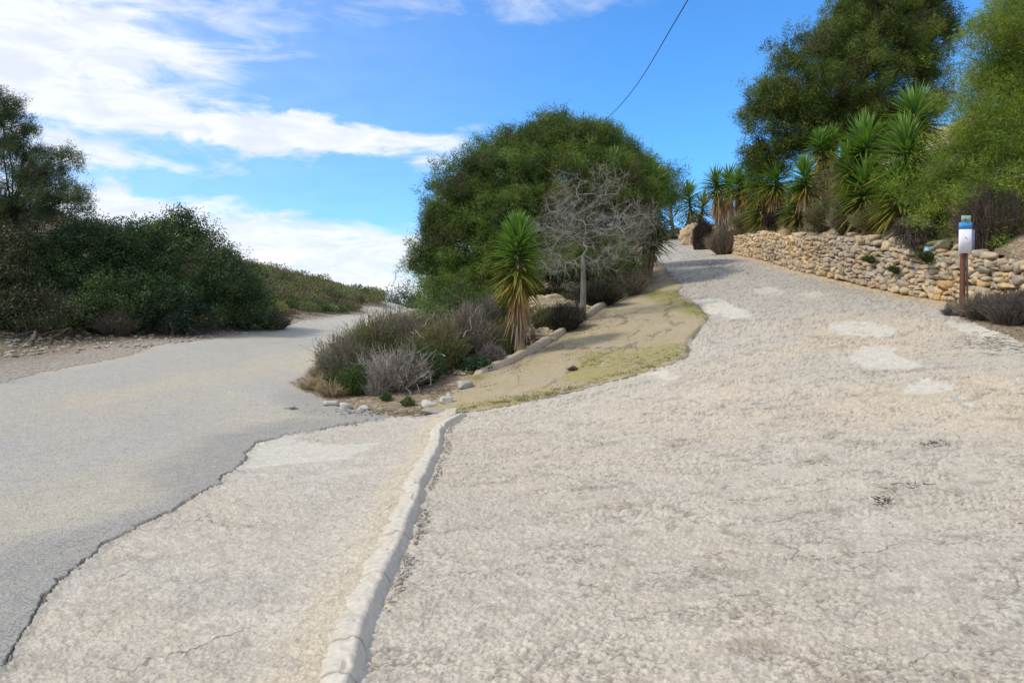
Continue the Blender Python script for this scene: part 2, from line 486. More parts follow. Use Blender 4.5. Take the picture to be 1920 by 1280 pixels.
apron = np.array([tuple(p) for p in apron_r] + [tuple(p + np.array([-.12, .05])) for p in border] + [tuple(p) for p in outline([(850, 728), (800, 757)])])
isl_px = [(745, 779), (700, 771), (640, 764), (600, 745), (545, 720), (590, 690), (612, 650), (660, 620), (722, 596), (748, 586)]
right_dirt = outline([(1770, 572), (1800, 590), (1850, 612), (1920, 640)])
conc = [tuple(p) for p in outline(asph_edge)] + [tuple(p) for p in outline([(745, 779), (775, 779), (800, 757), (850, 728)])] + \
    [tuple(p + np.array([-.1, .05])) for p in border[::-1]] + \
    [tuple(gnd(1236, 470)), tuple(gnd(1240, 452)), (8.6, 56), (7.6, 64), (12.0, 66), (12.7, 55)] + \
    [(float(wall_x(y)) + .12, y) for y in (50, 43, 33, 25, 20.5, 17.5, 16.2)] + \
    [tuple(p) for p in right_dirt] + [(8.9, 9.5), (9.2, 6), (9.5, -4), (-3.4, -4), (-2.9, .5)]
conc = np.array(conc)
_kc = [(-.74, 0.6), (-.72, 1.8)] + [tuple(gnd(u, v)) for u, v in ((640, 1268), (668, 1180), (700, 1105), (742, 1010), (775, 930), (806, 860), (822, 810), (838, 788), (852, 777))]
kerb_line = np.array(_kc)

# ------------------------------------------------------------------ paved sheets: a fan of rows and columns, finest near the viewpoint
rows = [0.55]
while rows[-1] < 150:
    y = rows[-1]
    rows.append(y + (min(max(y * y / 1250, .0065), .011 * y + .012) if y > 2.3 else .07))
rows = np.array(rows)
cols = np.concatenate([np.linspace(-1.5, -.74, 70, endpoint=False), np.linspace(-.74, .74, 980), np.linspace(.74, 1.5, 71)[1:]])
GX = rows[:, None] * cols[None, :]; GY = np.repeat(rows[:, None], len(cols), 1)
gx, gy = GX.ravel(), GY.ravel()
nr, nc = GX.shape
Hg = H(gx, gy)
_i = np.arange(nr * nc).reshape(nr, nc)
quads = np.stack([_i[:-1, :-1], _i[:-1, 1:], _i[1:, 1:], _i[1:, :-1]], -1).reshape(-1, 4)
wob = (fbm(gx, gy, 2.2, 5, 3, .6) - .5); wob2 = (fbm(gx, gy, 2.2, 5, 9, .6) - .5)
wob3 = (fbm(gx, gy, 11, 3, 13, .6) - .5); sa_ = sdf(gx + wob * .26 + wob3 * .07, gy + wob2 * .34 + (wob3 - .1) * .05, asph)
sp_ = sdf(gx + wob * .16, gy + wob2 * .22, apron)
sc_ = sdf(gx + wob * .25, gy + wob2 * .25, conc)
dk = pdist(gx, gy, kerb_line)
kside = gx - np.interp(gy, kerb_line[:, 1], kerb_line[:, 0])
cell = np.maximum(gy * gy / 1250, .0065)

def sheet(name, mask_v, z, mat, tint):
    keep = mask_v[quads].any(1)
    q = quads[keep]
    used, inv = np.unique(q.ravel(), return_inverse=True)
    V = np.stack([gx[used], gy[used], z[used]], 1)
    me = make_mesh(name, V, inv.reshape(-1, 4), mat, np.clip(tint[used], 0, 1))
    o = link(name, me); o['kind'] = 'structure'
    return o

def rgb(*c): return np.array(c, float)
def lerp(a, b, t): return a + (b - a) * np.asarray(t)[..., None]

near = 1 - sstep(9, 18, gy)
# --- concrete
l1 = fbm(gx, gy, .45, 4, 21); l2 = fbm(gx, gy, 2.2, 4, 31); l3 = fbm(gx, gy, 9, 3, 35)
streak = fbm(gx * .35 + gy * .05, gy * 1.0, 3.2, 4, 77)
right = sstep(-.9, .4, kside)
def billow(sc, oc, seed): return np.abs(2 * fbm(gx, gy, sc, oc, seed, .5) - 1)
bl1 = np.abs(2 * fbm(gx * .8, gy * 1.2, 25, 2, 51, .5) - 1)
lump = bl1 * .020 * (.5 + fbm(gx, gy, 1.5, 3, 57)) + billow(48, 2, 53) * .010 + (fbm(gx, gy, 7, 2, 55) - .5) * .012 - .008
lumpL = np.abs(2 * fbm(gx * .55, gy, 17, 3, 61, .55) - 1) * .022 + billow(40, 2, 63) * .009 + (fbm(gx * .5, gy, 6, 2, 65) - .5) * .012 - .006
smooth_patch_px = [  # smoother mortar patches on the drive
    [(1290, 562), (1350, 558), (1368, 570), (1400, 580), (1410, 592), (1370, 597), (1330, 588), (1300, 580)],
    [(1555, 605), (1620, 600), (1680, 612), (1675, 630), (1610, 628), (1560, 618)],
    [(1585, 668), (1620, 645), (1670, 648), (1690, 665), (1740, 680), (1700, 690), (1620, 686)],
    [(1690, 715), (1740, 706), (1785, 718), (1760, 734), (1700, 734)],
    [(1410, 540), (1440, 536), (1475, 546), (1460, 553), (1425, 550)],
    [(1770, 742), (1810, 738), (1835, 748), (1810, 757)],
    [(1770, 600), (1850, 605), (1925, 630), (1925, 648), (1850, 630), (1790, 618)],
    [(1490, 548), (1540, 545), (1560, 553), (1520, 558)],
    [(440, 880), (488, 822), (560, 815), (600, 832), (715, 826), (640, 858), (560, 866), (500, 872)],
    [(1205, 700), (1250, 692), (1270, 705), (1245, 712)],
    [(540, 900), (620, 880), (700, 872), (690, 880), (610, 893)]]
patch = np.zeros_like(gx)
wpx = gx + wob * .25; wpy = gy + wob2 * .35
for i, pp in enumerate(smooth_patch_px):
    o = outline(pp); s_ = sdf(wpx + wob3 * .14, wpy + wob3 * .16, o)
    patch = np.maximum(patch, (1 - sstep(-.03, .015, s_)) * (1.0 if i not in (4, 7, 10) else .6))
patch = np.maximum(patch, (1 - sstep(.02, .16, dk)) * .8 * (kside < .1))
worn = sstep(.50, .62, fbm(gx, gy, .8, 4, 91)) * sstep(3, 5, gy) * .5
lumps = np.where(kside > 0, lump, lumpL) * (1 - patch * .85) * (1 - worn * .5)
zc = Hg + lumps * np.where(gy < 25, 1, 0) - .018 * (1 - sstep(-.10, .02, -sa_ - .02))
zc = zc + .045 * sstep(.55, .06, -kside) * (kside < .02) * (gy < 11.9) * (gy > .5)     # left side ramps up against the kerb
zc = np.where(sa_ < -.02, Hg - .03, zc)
tc_ = lerp(rgb(.500, .465, .425), rgb(.555, .475, .385), sstep(.35, .7, l1) * (.35 + .65 * sstep(0, 6, gx)))
tc_ = lerp(tc_, rgb(.40, .385, .375), sstep(.45, .75, streak) * .35)
tc_ = lerp(tc_, rgb(.60, .575, .545), sstep(.52, .70, l2) * .22)
tc_ = lerp(tc_, rgb(.37, .365, .36), sstep(12, 20, gy) * .8 * sstep(.30, .55, l1 + .1))
tc_ = lerp(tc_, rgb(.30, .275, .25), sstep(.60, .72, l3) * .3 * (1 - patch))
tc_ = lerp(tc_, rgb(.60, .585, .55), patch * .92)
tc_ = lerp(tc_, rgb(.57, .50, .38), (1 - sstep(.1, .45, dk)) * (kside < 0) * .6)       # ochre render beside the kerb
dw = np.abs(gx - wall_x(gy))
tc_ = lerp(tc_, rgb(.56, .43, .27), (1 - sstep(.15, .75, dw + (l2 - .5) * .6)) * sstep(13.5, 16, gy) * .9)   # ochre earth washed along the wall foot
tc_ = lerp(tc_, rgb(.26, .22, .18), sstep(.66, .76, fbm(gx, gy, 4.5, 4, 121)) * .5 * (gx > .5))
tc_ = tc_ * (.88 + .24 * fbm(gx, gy, 14, 3, 131))[:, None] * rgb(.985, .95, .835)
tc_ = tc_ * (.92 + .12 * sstep(.0, .4, np.where(kside > 0, bl1, lumpL * 40 + .3)) - .34 * (1 - sstep(.04, .16, bl1)) * sstep(.38, .56, fbm(gx * .7, gy * 1.6, 3.0, 3, 58)) * (kside > 0) * (patch < .3))[:, None]  # painted occlusion: crevices between the lumps darkened, crests left lighter
tc_ = lerp(tc_, rgb(.13, .12, .12), (1 - sstep(.0, .022 + .02 * l3 + cell * .6, np.abs(sp_))) * .55 * (fbm(gx, gy, 3, 2, 141) > .42))
conc_v = (sc_ < 0) & (sa_ > -.12) & (sp_ > -.15)
concrete = sheet('driveway', conc_v, zc, M_conc, tc_)
concrete['label'] = 'rough pale concrete driveway climbing to the right'
# --- asphalt
lip = sstep(0, .02, -sa_)
za = Hg - .022 + (.026 + .014 * fbm(gx, gy, 1.3, 2, 154)) * lip + (fbm(gx, gy, 30, 2, 151) - .5) * .006 * (gy < 15) + (fbm(gx, gy, .6, 2, 153) - .5) * .02
ta = lerp(rgb(.335, .330, .325), rgb(.375, .355, .315), sstep(.4, .65, fbm(gx, gy * .45, .5, 4, 161)))
ta = lerp(ta, rgb(.40, .36, .28), sstep(.45, .75, fbm(gx * 1.5, gy * .25, .8, 5, 165, .6)) * .32)
ta = lerp(ta, rgb(.225, .226, .235), (1 - sstep(.1, .8, -sa_ + (l1 - .5) * 1.6)) * .75 * (1 - sstep(12, 17, gy)))
ta = lerp(ta, rgb(.07, .068, .066), (1 - sstep(.006, .022 + cell * .7, -sa_)) * .7 * sstep(.38, .58, fbm(gx, gy, 4, 2, 171)))
ta = lerp(ta, rgb(.36, .35, .33), sstep(20, 40, gy) * .6)
ta = lerp(ta, rgb(.42, .35, .25), (1 - sstep(.1, .5, -sa_ + (l2 - .5) * .5)) * sstep(12, 15, gy) * .3)
ta = ta * (.88 + .24 * fbm(gx, gy, 10, 3, 181))[:, None] * rgb(1.30, 1.235, 1.06)
asphalt = sheet('road', sa_ < 0, za, M_asph, ta)
asphalt['label'] = 'worn grey asphalt road running off to the left'
# --- sandy, mossy apron
plip = sstep(0, .03, -sp_)
zp = Hg - .012 + .028 * plip + (fbm(gx, gy, .9, 3, 191) - .5) * .02
tp = lerp(rgb(.43, .345, .215), rgb(.46, .40, .27), fbm(gx, gy, 1.1, 4, 201))
mossd = pdist(wpx, wpy, np.array([gnd(*p) for p in ((840, 768), (960, 755), (1060, 728), (1160, 698), (1270, 655))]))
moss = (1 - sstep(.05, .5, mossd))
m2 = sdf(wpx, wpy, outline([(1115, 655), (1290, 645), (1290, 662), (1230, 688), (1100, 718), (1040, 722)]))
m3 = sdf(wpx, wpy, outline([(1205, 548), (1272, 545), (1276, 566), (1320, 585), (1322, 598), (1270, 583), (1215, 562)]))
m4 = sdf(wpx, wpy, outline([(885, 705), (915, 700), (925, 708), (880, 722)]))
mossn = fbm(gx, gy, 5, 3, 211)
moss = np.maximum(moss * .6 * sstep(.3, .55, mossn + .1), (1 - sstep(-.12, .1, m2)) * .8)
tp = lerp(tp, rgb(.33, .30, .10), moss * (.55 + .6 * fbm(gx, gy, 9, 3, 213)))
tp = lerp(tp, rgb(.24, .245, .035), np.maximum((1 - sstep(-.25, .25, m3)), (1 - sstep(-.1, .1, m4))) * .85)
bd = pdist(gx, gy, border)
tp = lerp(tp, rgb(.20, .17, .12), (1 - sstep(.12, .5, bd + (l2 - .5) * .5)) * .6)
tp = lerp(tp, rgb(.46, .39, .33), sstep(.55, .7, l2) * .4)
for cl_ in ([(1275, 605), (1205, 640), (1120, 672), (1085, 690), (1040, 718), (980, 745), (900, 758)], [(1160, 590), (1172, 600), (1163, 615)], [(1215, 600), (1205, 615), (1180, 635)], [(1262, 560), (1250, 590), (1262, 605), (1248, 625)],
            [(1040, 655), (1110, 653), (1200, 652), (1290, 648)]):
    cdist = pdist(gx + wob * .30, gy + wob2 * .45, np.array([gnd(*p) for p in cl_]))
    wd = .010 + cell * .22
    tp = lerp(tp, rgb(.10, .08, .05), (1 - sstep(wd * .4, wd * 1.3, cdist)) * .55 * sstep(.3, .5, fbm(gx, gy, 3, 2, 777)))
    zp = zp - .012 * (1 - sstep(wd * .4, wd * 1.5, cdist))
tp = lerp(tp, rgb(.10, .095, .07), (1 - sstep(.006, .03 + cell * .6, -sp_)) * .6 * sstep(.4, .5, fbm(gx, gy, 3, 2, 221)) * (bd > .3))
tp = tp * (.88 + .24 * fbm(gx, gy, 12, 3, 231))[:, None] * rgb(.80, .78, .74)
pav = sheet('pavement', sp_ < 0, zp, M_sand, tp)
pav['label'] = 'sandy mossy cracked concrete strip along the kerb of the driveway'
# --- earth
paved = np.minimum(np.minimum(sa_, sp_), sc_)
zg = Hg - .06 * sstep(-.02, .06, -paved) + (fbm(gx, gy, 1.5, 4, 241) - .5) * .06 * sstep(.05, .6, paved)
td = lerp(rgb(.19, .145, .10), rgb(.30, .235, .155), fbm(gx, gy, .8, 4, 251))
lr = -8.2 - 0 * gy
leftside = (gx < -6) | (gy > 40)
td = lerp(td, rgb(.37, .335, .29), (1 - sstep(.2, np.interp(gy, [25, 38], [3.4, .9]), paved + (l1 - .5) * np.interp(gy, [25, 38], [1.5, .6]))) * (gx < -8) * .85)
td = lerp(td, rgb(.50, .40, .25), sstep(.3, 1.2, gx - wall_x(gy)) * np.maximum(sstep(.45, .62, fbm(gx, gy, .35, 3, 261)) * .9, 1 - sstep(.8, 1.8, np.minimum(np.hypot(gx - xat(1585, 27), gy - 27), np.hypot(gx - xat(1800, 22), gy - 22)))))
td = lerp(td, rgb(.45, .35, .22), (1 - sstep(.2, .9, bd)) * (sp_ > 0) * .7)
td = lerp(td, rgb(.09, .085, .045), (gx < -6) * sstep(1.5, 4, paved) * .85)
earth = sheet('ground', paved > -.35, zg, M_dirt, td)
earth['label'] = 'dry stony earth beside the roads and on the banks'

# the rest of the land, out to the horizon and behind the viewpoint
ax_ = np.concatenate([-np.geomspace(900, 12, 26), np.linspace(-10, 10, 14), np.geomspace(12, 900, 26)])
ay_ = np.concatenate([-np.geomspace(900, 14, 18), np.linspace(-12, 60, 40), np.geomspace(64, 1200, 26)])
tx, ty = np.meshgrid(ax_, ay_); q = np.arange(tx.size).reshape(tx.shape)
qd = np.stack([q[:-1, :-1], q[:-1, 1:], q[1:, 1:], q[1:, :-1]], -1).reshape(-1, 4)
fx_, fy_ = tx.ravel(), ty.ravel()
hz = H(fx_, fy_)
fade = sstep(90, 320, np.hypot(fx_, fy_ - 30)); hz = hz * (1 - fade) + fade * (-6) - .35 * (1 - fade) - .0
inside = (fy_ > 1.2) & (fy_ < 130) & (np.abs(fx_) < fy_ * 1.35)
hz = np.where(inside, hz - 3.0, hz)
me = make_mesh('terrain', np.stack([fx_, fy_, hz], 1), qd, M_dirt, np.tile(rgb(.13, .12, .07), (len(fx_), 1)))
o = link('terrain', me); o['kind'] = 'structure'; o['label'] = 'low scrubby land around and behind the junction'

# ------------------------------------------------------------------ concrete kerb ridge between the two surfaces
mb = MB()
n = 1150
ys = np.linspace(.7, kerb_line[-1, 1], n)
kx = np.interp(ys, kerb_line[:, 1], kerb_line[:, 0]) + .035 + (fbm(ys, ys * 0, .8, 4, 301, .6) - .5) * .10
kx = kx + .16 * sstep(kerb_line[-1, 1] - 1.2, kerb_line[-1, 1], ys) ** 2
m = 26
tt = np.linspace(0, 1, m)
px_ = np.interp(tt, [0, .12, .3, .62, .72, .86, 1], [-.26, -.16, -.075, -.005, .012, .035, .07])
pz_ = np.interp(tt, [0, .12, .3, .62, .72, .86, 1], [-.045, .012, .044, .053, .044, .008, -.05])
KX = kx[:, None] + px_[None] * (1 + .18 * (fbm(ys, ys * 0, 1.3, 3, 303)[:, None] - .5)) + (fbm(np.repeat(ys[:, None], m, 1), px_[None] * np.ones((n, 1)), 4, 3, 304) - .5) * .02
KY = np.repeat(ys[:, None], m, 1)
KZ = H(KX, KY) + pz_[None] * (.8 + .4 * fbm(ys, ys * 0, .7, 3, 305)[:, None])
KZ = KZ + (fbm(KX, KY, 25, 3, 306) - .5) * .016 - .03 * sstep(.60, .75, fbm(KX, KY, 5, 3, 312)) * (tt[None] > .5) + (fbm(KX, KY, 6, 2, 307) - .5) * .02 * (pz_[None] > 0)
endf = sstep(kerb_line[-1, 1], kerb_line[-1, 1] - .25, ys)[:, None]
KZ = KZ - (1 - endf) * .07
tcol = np.tile(rgb(.53, .485, .40), (n * m, 1)).reshape(n, m, 3)
tcol = lerp(tcol, rgb(.55, .46, .335), (1 - sstep(.05, .36, tt))[None] * np.clip(.15 + fbm(KX, KY, 2.5, 3, 308), 0, 1))
tcol = lerp(tcol, rgb(.46, .44, .41), (sstep(.68, .8, tt))[None] * .4 * np.ones((n, 1)))
for yc in [1.4, 2.3, 3.12, 3.42, 4.3, 5.02, 6.6, 8.9]:
    off = (fbm(px_[None] * np.ones((n, 1)), KY * 0 + yc, 14, 3, int(yc * 100)) - .5) * .16
    dcr = np.abs(KY - yc - off - (px_[None] * .25 * ((int(yc * 10) % 3) - 1)))
    f = (1 - sstep(.003, .010 + .0010 * yc, dcr))
    KZ = KZ - f * .008; tcol = lerp(tcol, rgb(.20, .16, .10), f * .75)
tcol = tcol * (.9 + .2 * fbm(KX, KY, 12, 3, 311))[..., None]
ii = np.arange(n * m).reshape(n, m)
kq = np.stack([ii[:-1, :-1], ii[:-1, 1:], ii[1:, 1:], ii[1:, :-1]], -1).reshape(-1, 4)
kerb = link('kerb', make_mesh('kerb', np.stack([KX, KY, KZ], -1).reshape(-1, 3), kq, M_kerb, np.clip(tcol.reshape(-1, 3), 0, 1)))
tag(kerb, 'long pale cracked concrete ridge running from the bottom of the picture up to the sandy strip', 'kerb')

# raised edging along the planted bank
def sweep_kerb(line, wdt, hgt, sub=14):
    line = np.array(line); seg = np.linalg.norm(np.diff(line, axis=0), axis=1); s = np.concatenate([[0], np.cumsum(seg)])
    nn = max(int(s[-1] * sub), 6); ss = np.linspace(0, s[-1], nn)
    x = np.interp(ss, s, line[:, 0]); y = np.interp(ss, s, line[:, 1])
    tx_, ty_ = np.gradient(x), np.gradient(y); L = np.hypot(tx_, ty_); nx_, ny_ = -ty_ / L, tx_ / L
    prof = np.array([(-.02, -.25), (0, hgt * .7), (.02, hgt), (wdt * .5, hgt * 1.05), (wdt - .02, hgt), (wdt, hgt * .75), (wdt + .03, -.25)])
    V = []
    hb = H(x, y) - .22 * (1 - np.clip(np.minimum(ss, s[-1] - ss) / .35, 0, 1)) ** 1.5
    for a, b in prof:
        V.append(np.stack([x + nx_ * a + (vnoise(ss * 4, ss * 0 + a * 9, seed=7) - .5) * .03, y + ny_ * a, hb + .02 + b * (.9 + .2 * vnoise(ss * 1.2, ss * 0, seed=9)) + (vnoise(ss * 7, ss * 0 + a * 20, seed=8) - .5) * .02], 1))
    V = np.stack(V, 1).reshape(-1, 3); k = len(prof)
    ii = np.arange(nn * k).reshape(nn, k)
    return V, np.stack([ii[:-1, :-1], ii[1:, :-1], ii[1:, 1:], ii[:-1, 1:]], -1).reshape(-1, 4)
V, Fq = sweep_kerb(border[::-1], .15, .12)
mb = MB().add(V, Fq, lerp(rgb(.36, .30, .21), rgb(.46, .40, .31), fbm(V[:, 0], V[:, 1], 2, 3, 320)))
o = mb.build('kerb', M_kerb)
tag(o, 'raised weathered concrete edging between the sandy strip and the planted bank', 'kerb')

# ------------------------------------------------------------------ stones and dry stone walls
def stone_template(sub=2):
    import bmesh
    bm = bmesh.new(); bmesh.ops.create_cube(bm, size=2)
    bmesh.ops.subdivide_edges(bm, edges=bm.edges[:], cuts=sub, use_grid_fill=True)
    V = np.array([v.co[:] for v in bm.verts]); F_ = np.array([[v.index for v in f.verts] for f in bm.faces]); bm.free()
    s = unit(V); p = .30
    return V * (1 - p) + s * p * 1.22, F_
SV, SF = stone_template(3)
def stone(mb, c, size, rot=(0, 0, 0), col=(.4, .34, .25), seed=0, rough=.16):
    V = SV.copy()
    V = V * (1 + rough * 2 * (vnoise(V[:, 0] * 1.1 + seed * 3.7, V[:, 1] * 1.1 + seed, V[:, 2] * 1.1, seed=seed % 97) - .5))[:, None]
    # a few flat broken faces
    for k in range(5):
        nrm = unit(R.normal(size=3)); dd_ = V @ nrm; lim = R.uniform(.58, .92)
        V = V - nrm * np.maximum(dd_ - lim, 0)[:, None] * .9
    V = V * np.asarray(size) / 2
    cz, sz = math.cos(rot[2]), math.sin(rot[2]); cy, sy = math.cos(rot[1]), math.sin(rot[1]); cx, sx = math.cos(rot[0]), math.sin(rot[0])
    Rz = np.array([[cz, -sz, 0], [sz, cz, 0], [0, 0, 1]]); Ry = np.array([[cy, 0, sy], [0, 1, 0], [-sy, 0, cy]]); Rx = np.array([[1, 0, 0], [0, cx, -sx], [0, sx, cx]])
    mb.add(V @ (Rz @ Ry @ Rx).T + np.asarray(c), SF, np.asarray(col) * R.uniform(.94, 1.06))

mb = MB()
for k in range(420):
    y = R.uniform(2, 11) ; x = np.interp(y, ys, kx) + .085 + abs(R.normal()) * .03; s_ = R.uniform(.006, .022)
    if vnoise(np.array([y * 1.5]), np.array([0.]), seed=4)[0] < .35: continue
    stone(mb, (x, y, gz(x, y) + s_ * .2), (s_ * 1.3, s_, s_), (0, 0, R.uniform(0, 6)), rgb(.42, .38, .32) * R.uniform(.6, 1.2), k)
o = mb.build('rubble', M_stone); tag(o, 'crumbs of broken concrete along the foot of the kerb ridge', 'rubble', kind='stuff')
STC = [rgb(.52, .38, .21), rgb(.47, .36, .22), rgb(.42, .34, .23), rgb(.54, .41, .25), rgb(.36, .30, .22), rgb(.50, .33, .16), rgb(.45, .38, .28)]
def stone_wall(name, label, y0, y1, seed0, big=1.0):
    o = thing(name, label, 'wall', (wall_x(y0), y0, gz(wall_x(y0) - .1, y0)))
    org = np.array(o.location)
    mb = MB(); core = MB()
    # path
    yy = np.linspace(y0, y1, 400); xx = wall_x(yy); ss = np.concatenate([[0], np.cumsum(np.hypot(np.diff(xx), np.diff(yy)))])
    L = ss[-1]
    def P(s):
        y = np.interp(s, ss, yy); return float(np.interp(s, ss, xx)), float(y)
    def tng(s):
        a = P(max(s - .2, 0)); b = P(min(s + .2, L)); return math.atan2(b[1] - a[1], b[0] - a[0])
    hbase = 0.0; crs = 0; sd = seed0
    while True:
        row_h0 = R.uniform(.10, .17) * (1.25 if crs < 2 else 1.0) * big
        s = -R.uniform(0, .3); alive = False
        while s < L:
            wl = R.choice([.12, .18, .25, .33, .5], p=[.24, .30, .25, .15, .06]) * R.uniform(.85, 1.15) * big
            x, y = P(np.clip(s + wl / 2, 0, L)); a = tng(np.clip(s + wl / 2, 0, L))
            wh = float(wall_h(y)) + (vnoise(s * .9, 3.3, seed=seed0) - .5) * .22
            wave = (vnoise(s * .8, crs * .35, seed=seed0 + 3) - .5) * .13
            zb = hbase + (wave if crs else wave * .2)
            rh = row_h0 * (.8 + .45 * vnoise(s * 2.1, crs * 5.0, seed=seed0 + 5))
            if zb + rh * .6 < wh:
                alive = True
                g = gz(x - .12, y)
                inx, iny = math.sin(a), -math.cos(a)    # towards the bank
                back = .10 * zb + R.uniform(-.03, .035)
                dep = R.uniform(.24, .34)
                col = STC[R.integers(len(STC))] * (.82 + .36 * vnoise(s * .35, zb * 1.1, seed=seed0 + 9))
                grey = sstep(.5, .75, vnoise(s * .22, zb * .8, seed=seed0 + 11)) * .3
                col = lerp(col, rgb(.33, .315, .28), grey)
                two = (R.random() < .25 and rh > .15)
                for q_ in range(2 if two else 1):
                    hh = rh / 2 if two else rh
                    zc_ = g + zb + hh * (q_ + .5)
                    stone(mb, (x + inx * (.06 + back), y + iny * (.06 + back), zc_), (wl * 1.03, dep, hh * 1.10), (R.normal() * .14, R.normal() * .14, a + R.normal() * .14), col * R.uniform(.9, 1.1), sd); sd += 1
            s += wl
        hbase += row_h0 * .93; crs += 1
        if not alive or crs > 20: break
    # rubble behind the face
    K = 60; sc2 = np.linspace(0, L, K); V = []
    for s in sc2:
        x, y = P(s); a = tng(s); inx, iny = math.sin(a), -math.cos(a); g = gz(x - .1, y); wh = float(wall_h(y)) - .10
        for d_, z_ in ((.14, -.2), (.20, wh), (.75, wh + .02), (.75, -.2)):
            V.append((x + inx * d_, y + iny * d_, g + z_))
    ii = np.arange(K * 4).reshape(K, 4); fs = np.concatenate([np.stack([ii[:-1, k], ii[1:, k], ii[1:, (k + 1) % 4], ii[:-1, (k + 1) % 4]], -1) for k in range(4)])
    core.add(V, fs, rgb(.15, .115, .075))
    mb.build('stone_face', M_stone, o, org); core.build('rubble_core', M_soil, o, org)
    return o
stone_wall('dry_stone_wall', 'long dry stone retaining wall of ochre limestone along the right side of the driveway', 14.55, 43.0, 100, 1.0)
stone_wall('dry_stone_wall', 'short end of dry stone wall right of the signpost, behind the dark bush', 10.6, 14.2, 5000, 1.0)

def crag(mb, c, size, col, seed):
    import bmesh
    bm = bmesh.new(); bmesh.ops.create_icosphere(bm, subdivisions=5, radius=1)
    V = np.array([v.co[:] for v in bm.verts]); F_ = np.array([[v.index for v in f.verts] for f in bm.faces]); bm.free()
    q = V * 1.3 + seed
    f = .62 + .85 * vnoise(q[:, 0], q[:, 1], q[:, 2], seed=seed) + .60 * np.abs(vnoise(q[:, 0] * 2.7, q[:, 1] * 2.7, q[:, 2] * 4, seed=seed + 1) - .5) + .30 * np.abs(vnoise(q[:, 0] * 7, q[:, 1] * 7, q[:, 2] * 10, seed=seed + 2) - .5)
    V = V * f[:, None]
    st = np.floor(V[:, 2] * 5 + V[:, 0] * 1.2) / 5; V[:, :2] *= (1 + .10 * np.sin(st * 31))[:, None]
    T = lerp(np.asarray(col) * .72, np.asarray(col) * 1.1, vnoise(q[:, 0] * 3, q[:, 1] * 3, q[:, 2] * 6, seed=seed + 4))
    mb.add(V * np.asarray(size) / 2 + c, F_, T)
def rock(name, label, p, size, col, cat='stone', group=None, sink=.3, sd=1, rot=None):
    mb = MB(); c = np.array([p[0], p[1], gz(p[0], p[1]) + size[2] * (.5 - sink) + .01])
    if name == 'boulder': crag(mb, c, size, col, sd)
    else: stone(mb, c, size, rot if rot is not None else (R.normal() * .15, R.normal() * .15, R.uniform(0, 6)), col, sd, .2)
    o = mb.build(name, M_stone, None, (p[0], p[1], gz(p[0], p[1])))
    return tag(o, label, cat, group)
pale = rgb(.47, .45, .40)
G1 = 'loose pale stones at the foot of the central scrub'
for (u, v, sx, sy, sz, lab, rz) in [
    (622, 761, .26, .16, .10, 'pale flat stone, leftmost at the foot of the scrub beside the asphalt', .2),
    (651, 766, .22, .17, .11, 'pale stone touching the leftmost one at the foot of the scrub', -.2),
    (681, 768, .17, .12, .08, 'small pale stone alone just right of the touching pair, at the asphalt edge', .1),
    (803, 762, .27, .17, .13, 'pale rectangular stone block at the lower tip of the sandy strip', .1),
    (836, 756, .19, .17, .14, 'square pale stone block beside the rectangular one on the sandy strip', .4),
    (842, 743, .09, .08, .06, 'tiny pale stone just above the square block', .5),
    (871, 729, .27, .20, .16, 'grey pointed stone at the lower end of the concrete edging', .5),
    (815, 775, .42, .14, .05, 'thin grey slab lying where the kerb ridge meets the sandy strip', .05)]:
    rock('stone', lab, gnd(u, v), (sx, sy, sz), pale * (.75 if 'grey' in lab else 1), group=G1, sink=.22, sd=int(u), rot=(0.05, .05, rz))
rock('boulder', 'ochre boulder at the far end of the long dry stone wall', (xat(1301, 47), 47), (1.3, 1.2, 1.5), rgb(.50, .38, .24), 'rock', sd=7, sink=.25)
rock('boulder', 'ochre rock on the planted bank behind the bare tree', (xat(1035, 20.2), 20.2), (1.2, .7, .5), rgb(.38, .31, .20), 'rock', sd=15, sink=.5)
rock('boulder', 'small ochre rock between the main yucca and the black bush', (xat(1018, 16.6), 16.6), (.5, .4, .35), rgb(.50, .40, .26), 'rock', sd=17, sink=.3)
# rubble spilling on the planted bank: uncountable
mb = MB()
for k in range(520):
    t = R.random(); bx = np.interp(t, np.linspace(0, 1, len(border)), border[:, 0]); by = np.interp(t, np.linspace(0, 1, len(border)), border[:, 1])
    d = abs(R.normal()) * .6 + .28
    x, y = bx - d * .8, by + d * .6; s = R.uniform(.04, .15) * (1.2 if t < .35 else 1)
    stone(mb, (x, y, gz(x, y) + s * .2), (s * 1.3, s, s * .7), (R.normal() * .3, R.normal() * .3, R.uniform(0, 6)), STC[R.integers(7)] * R.uniform(.8, 1.15), k)
o = mb.build('rubble', M_stone); tag(o, 'small ochre rubble scattered behind the concrete edging', 'rubble', kind='stuff')
mb = MB()
for k in range(900):
    u = R.uniform(0, 640); p = gnd(u, R.uniform(612, 672) - u * .075)
    if sdf(np.array([p[0]]), np.array([p[1]]), asph)[0] < -.3: continue
    s = R.uniform(.03, .13)
    stone(mb, (p[0], p[1], gz(*p) + s * .2), (s * 1.3, s, s * .6), (0, 0, R.uniform(0, 6)), lerp(rgb(.28, .24, .2), rgb(.5, .44, .36), R.random()), k)
o = mb.build('gravel', M_stone); tag(o, 'loose stones and gravel on the far verge of the asphalt road', 'gravel', kind='stuff')

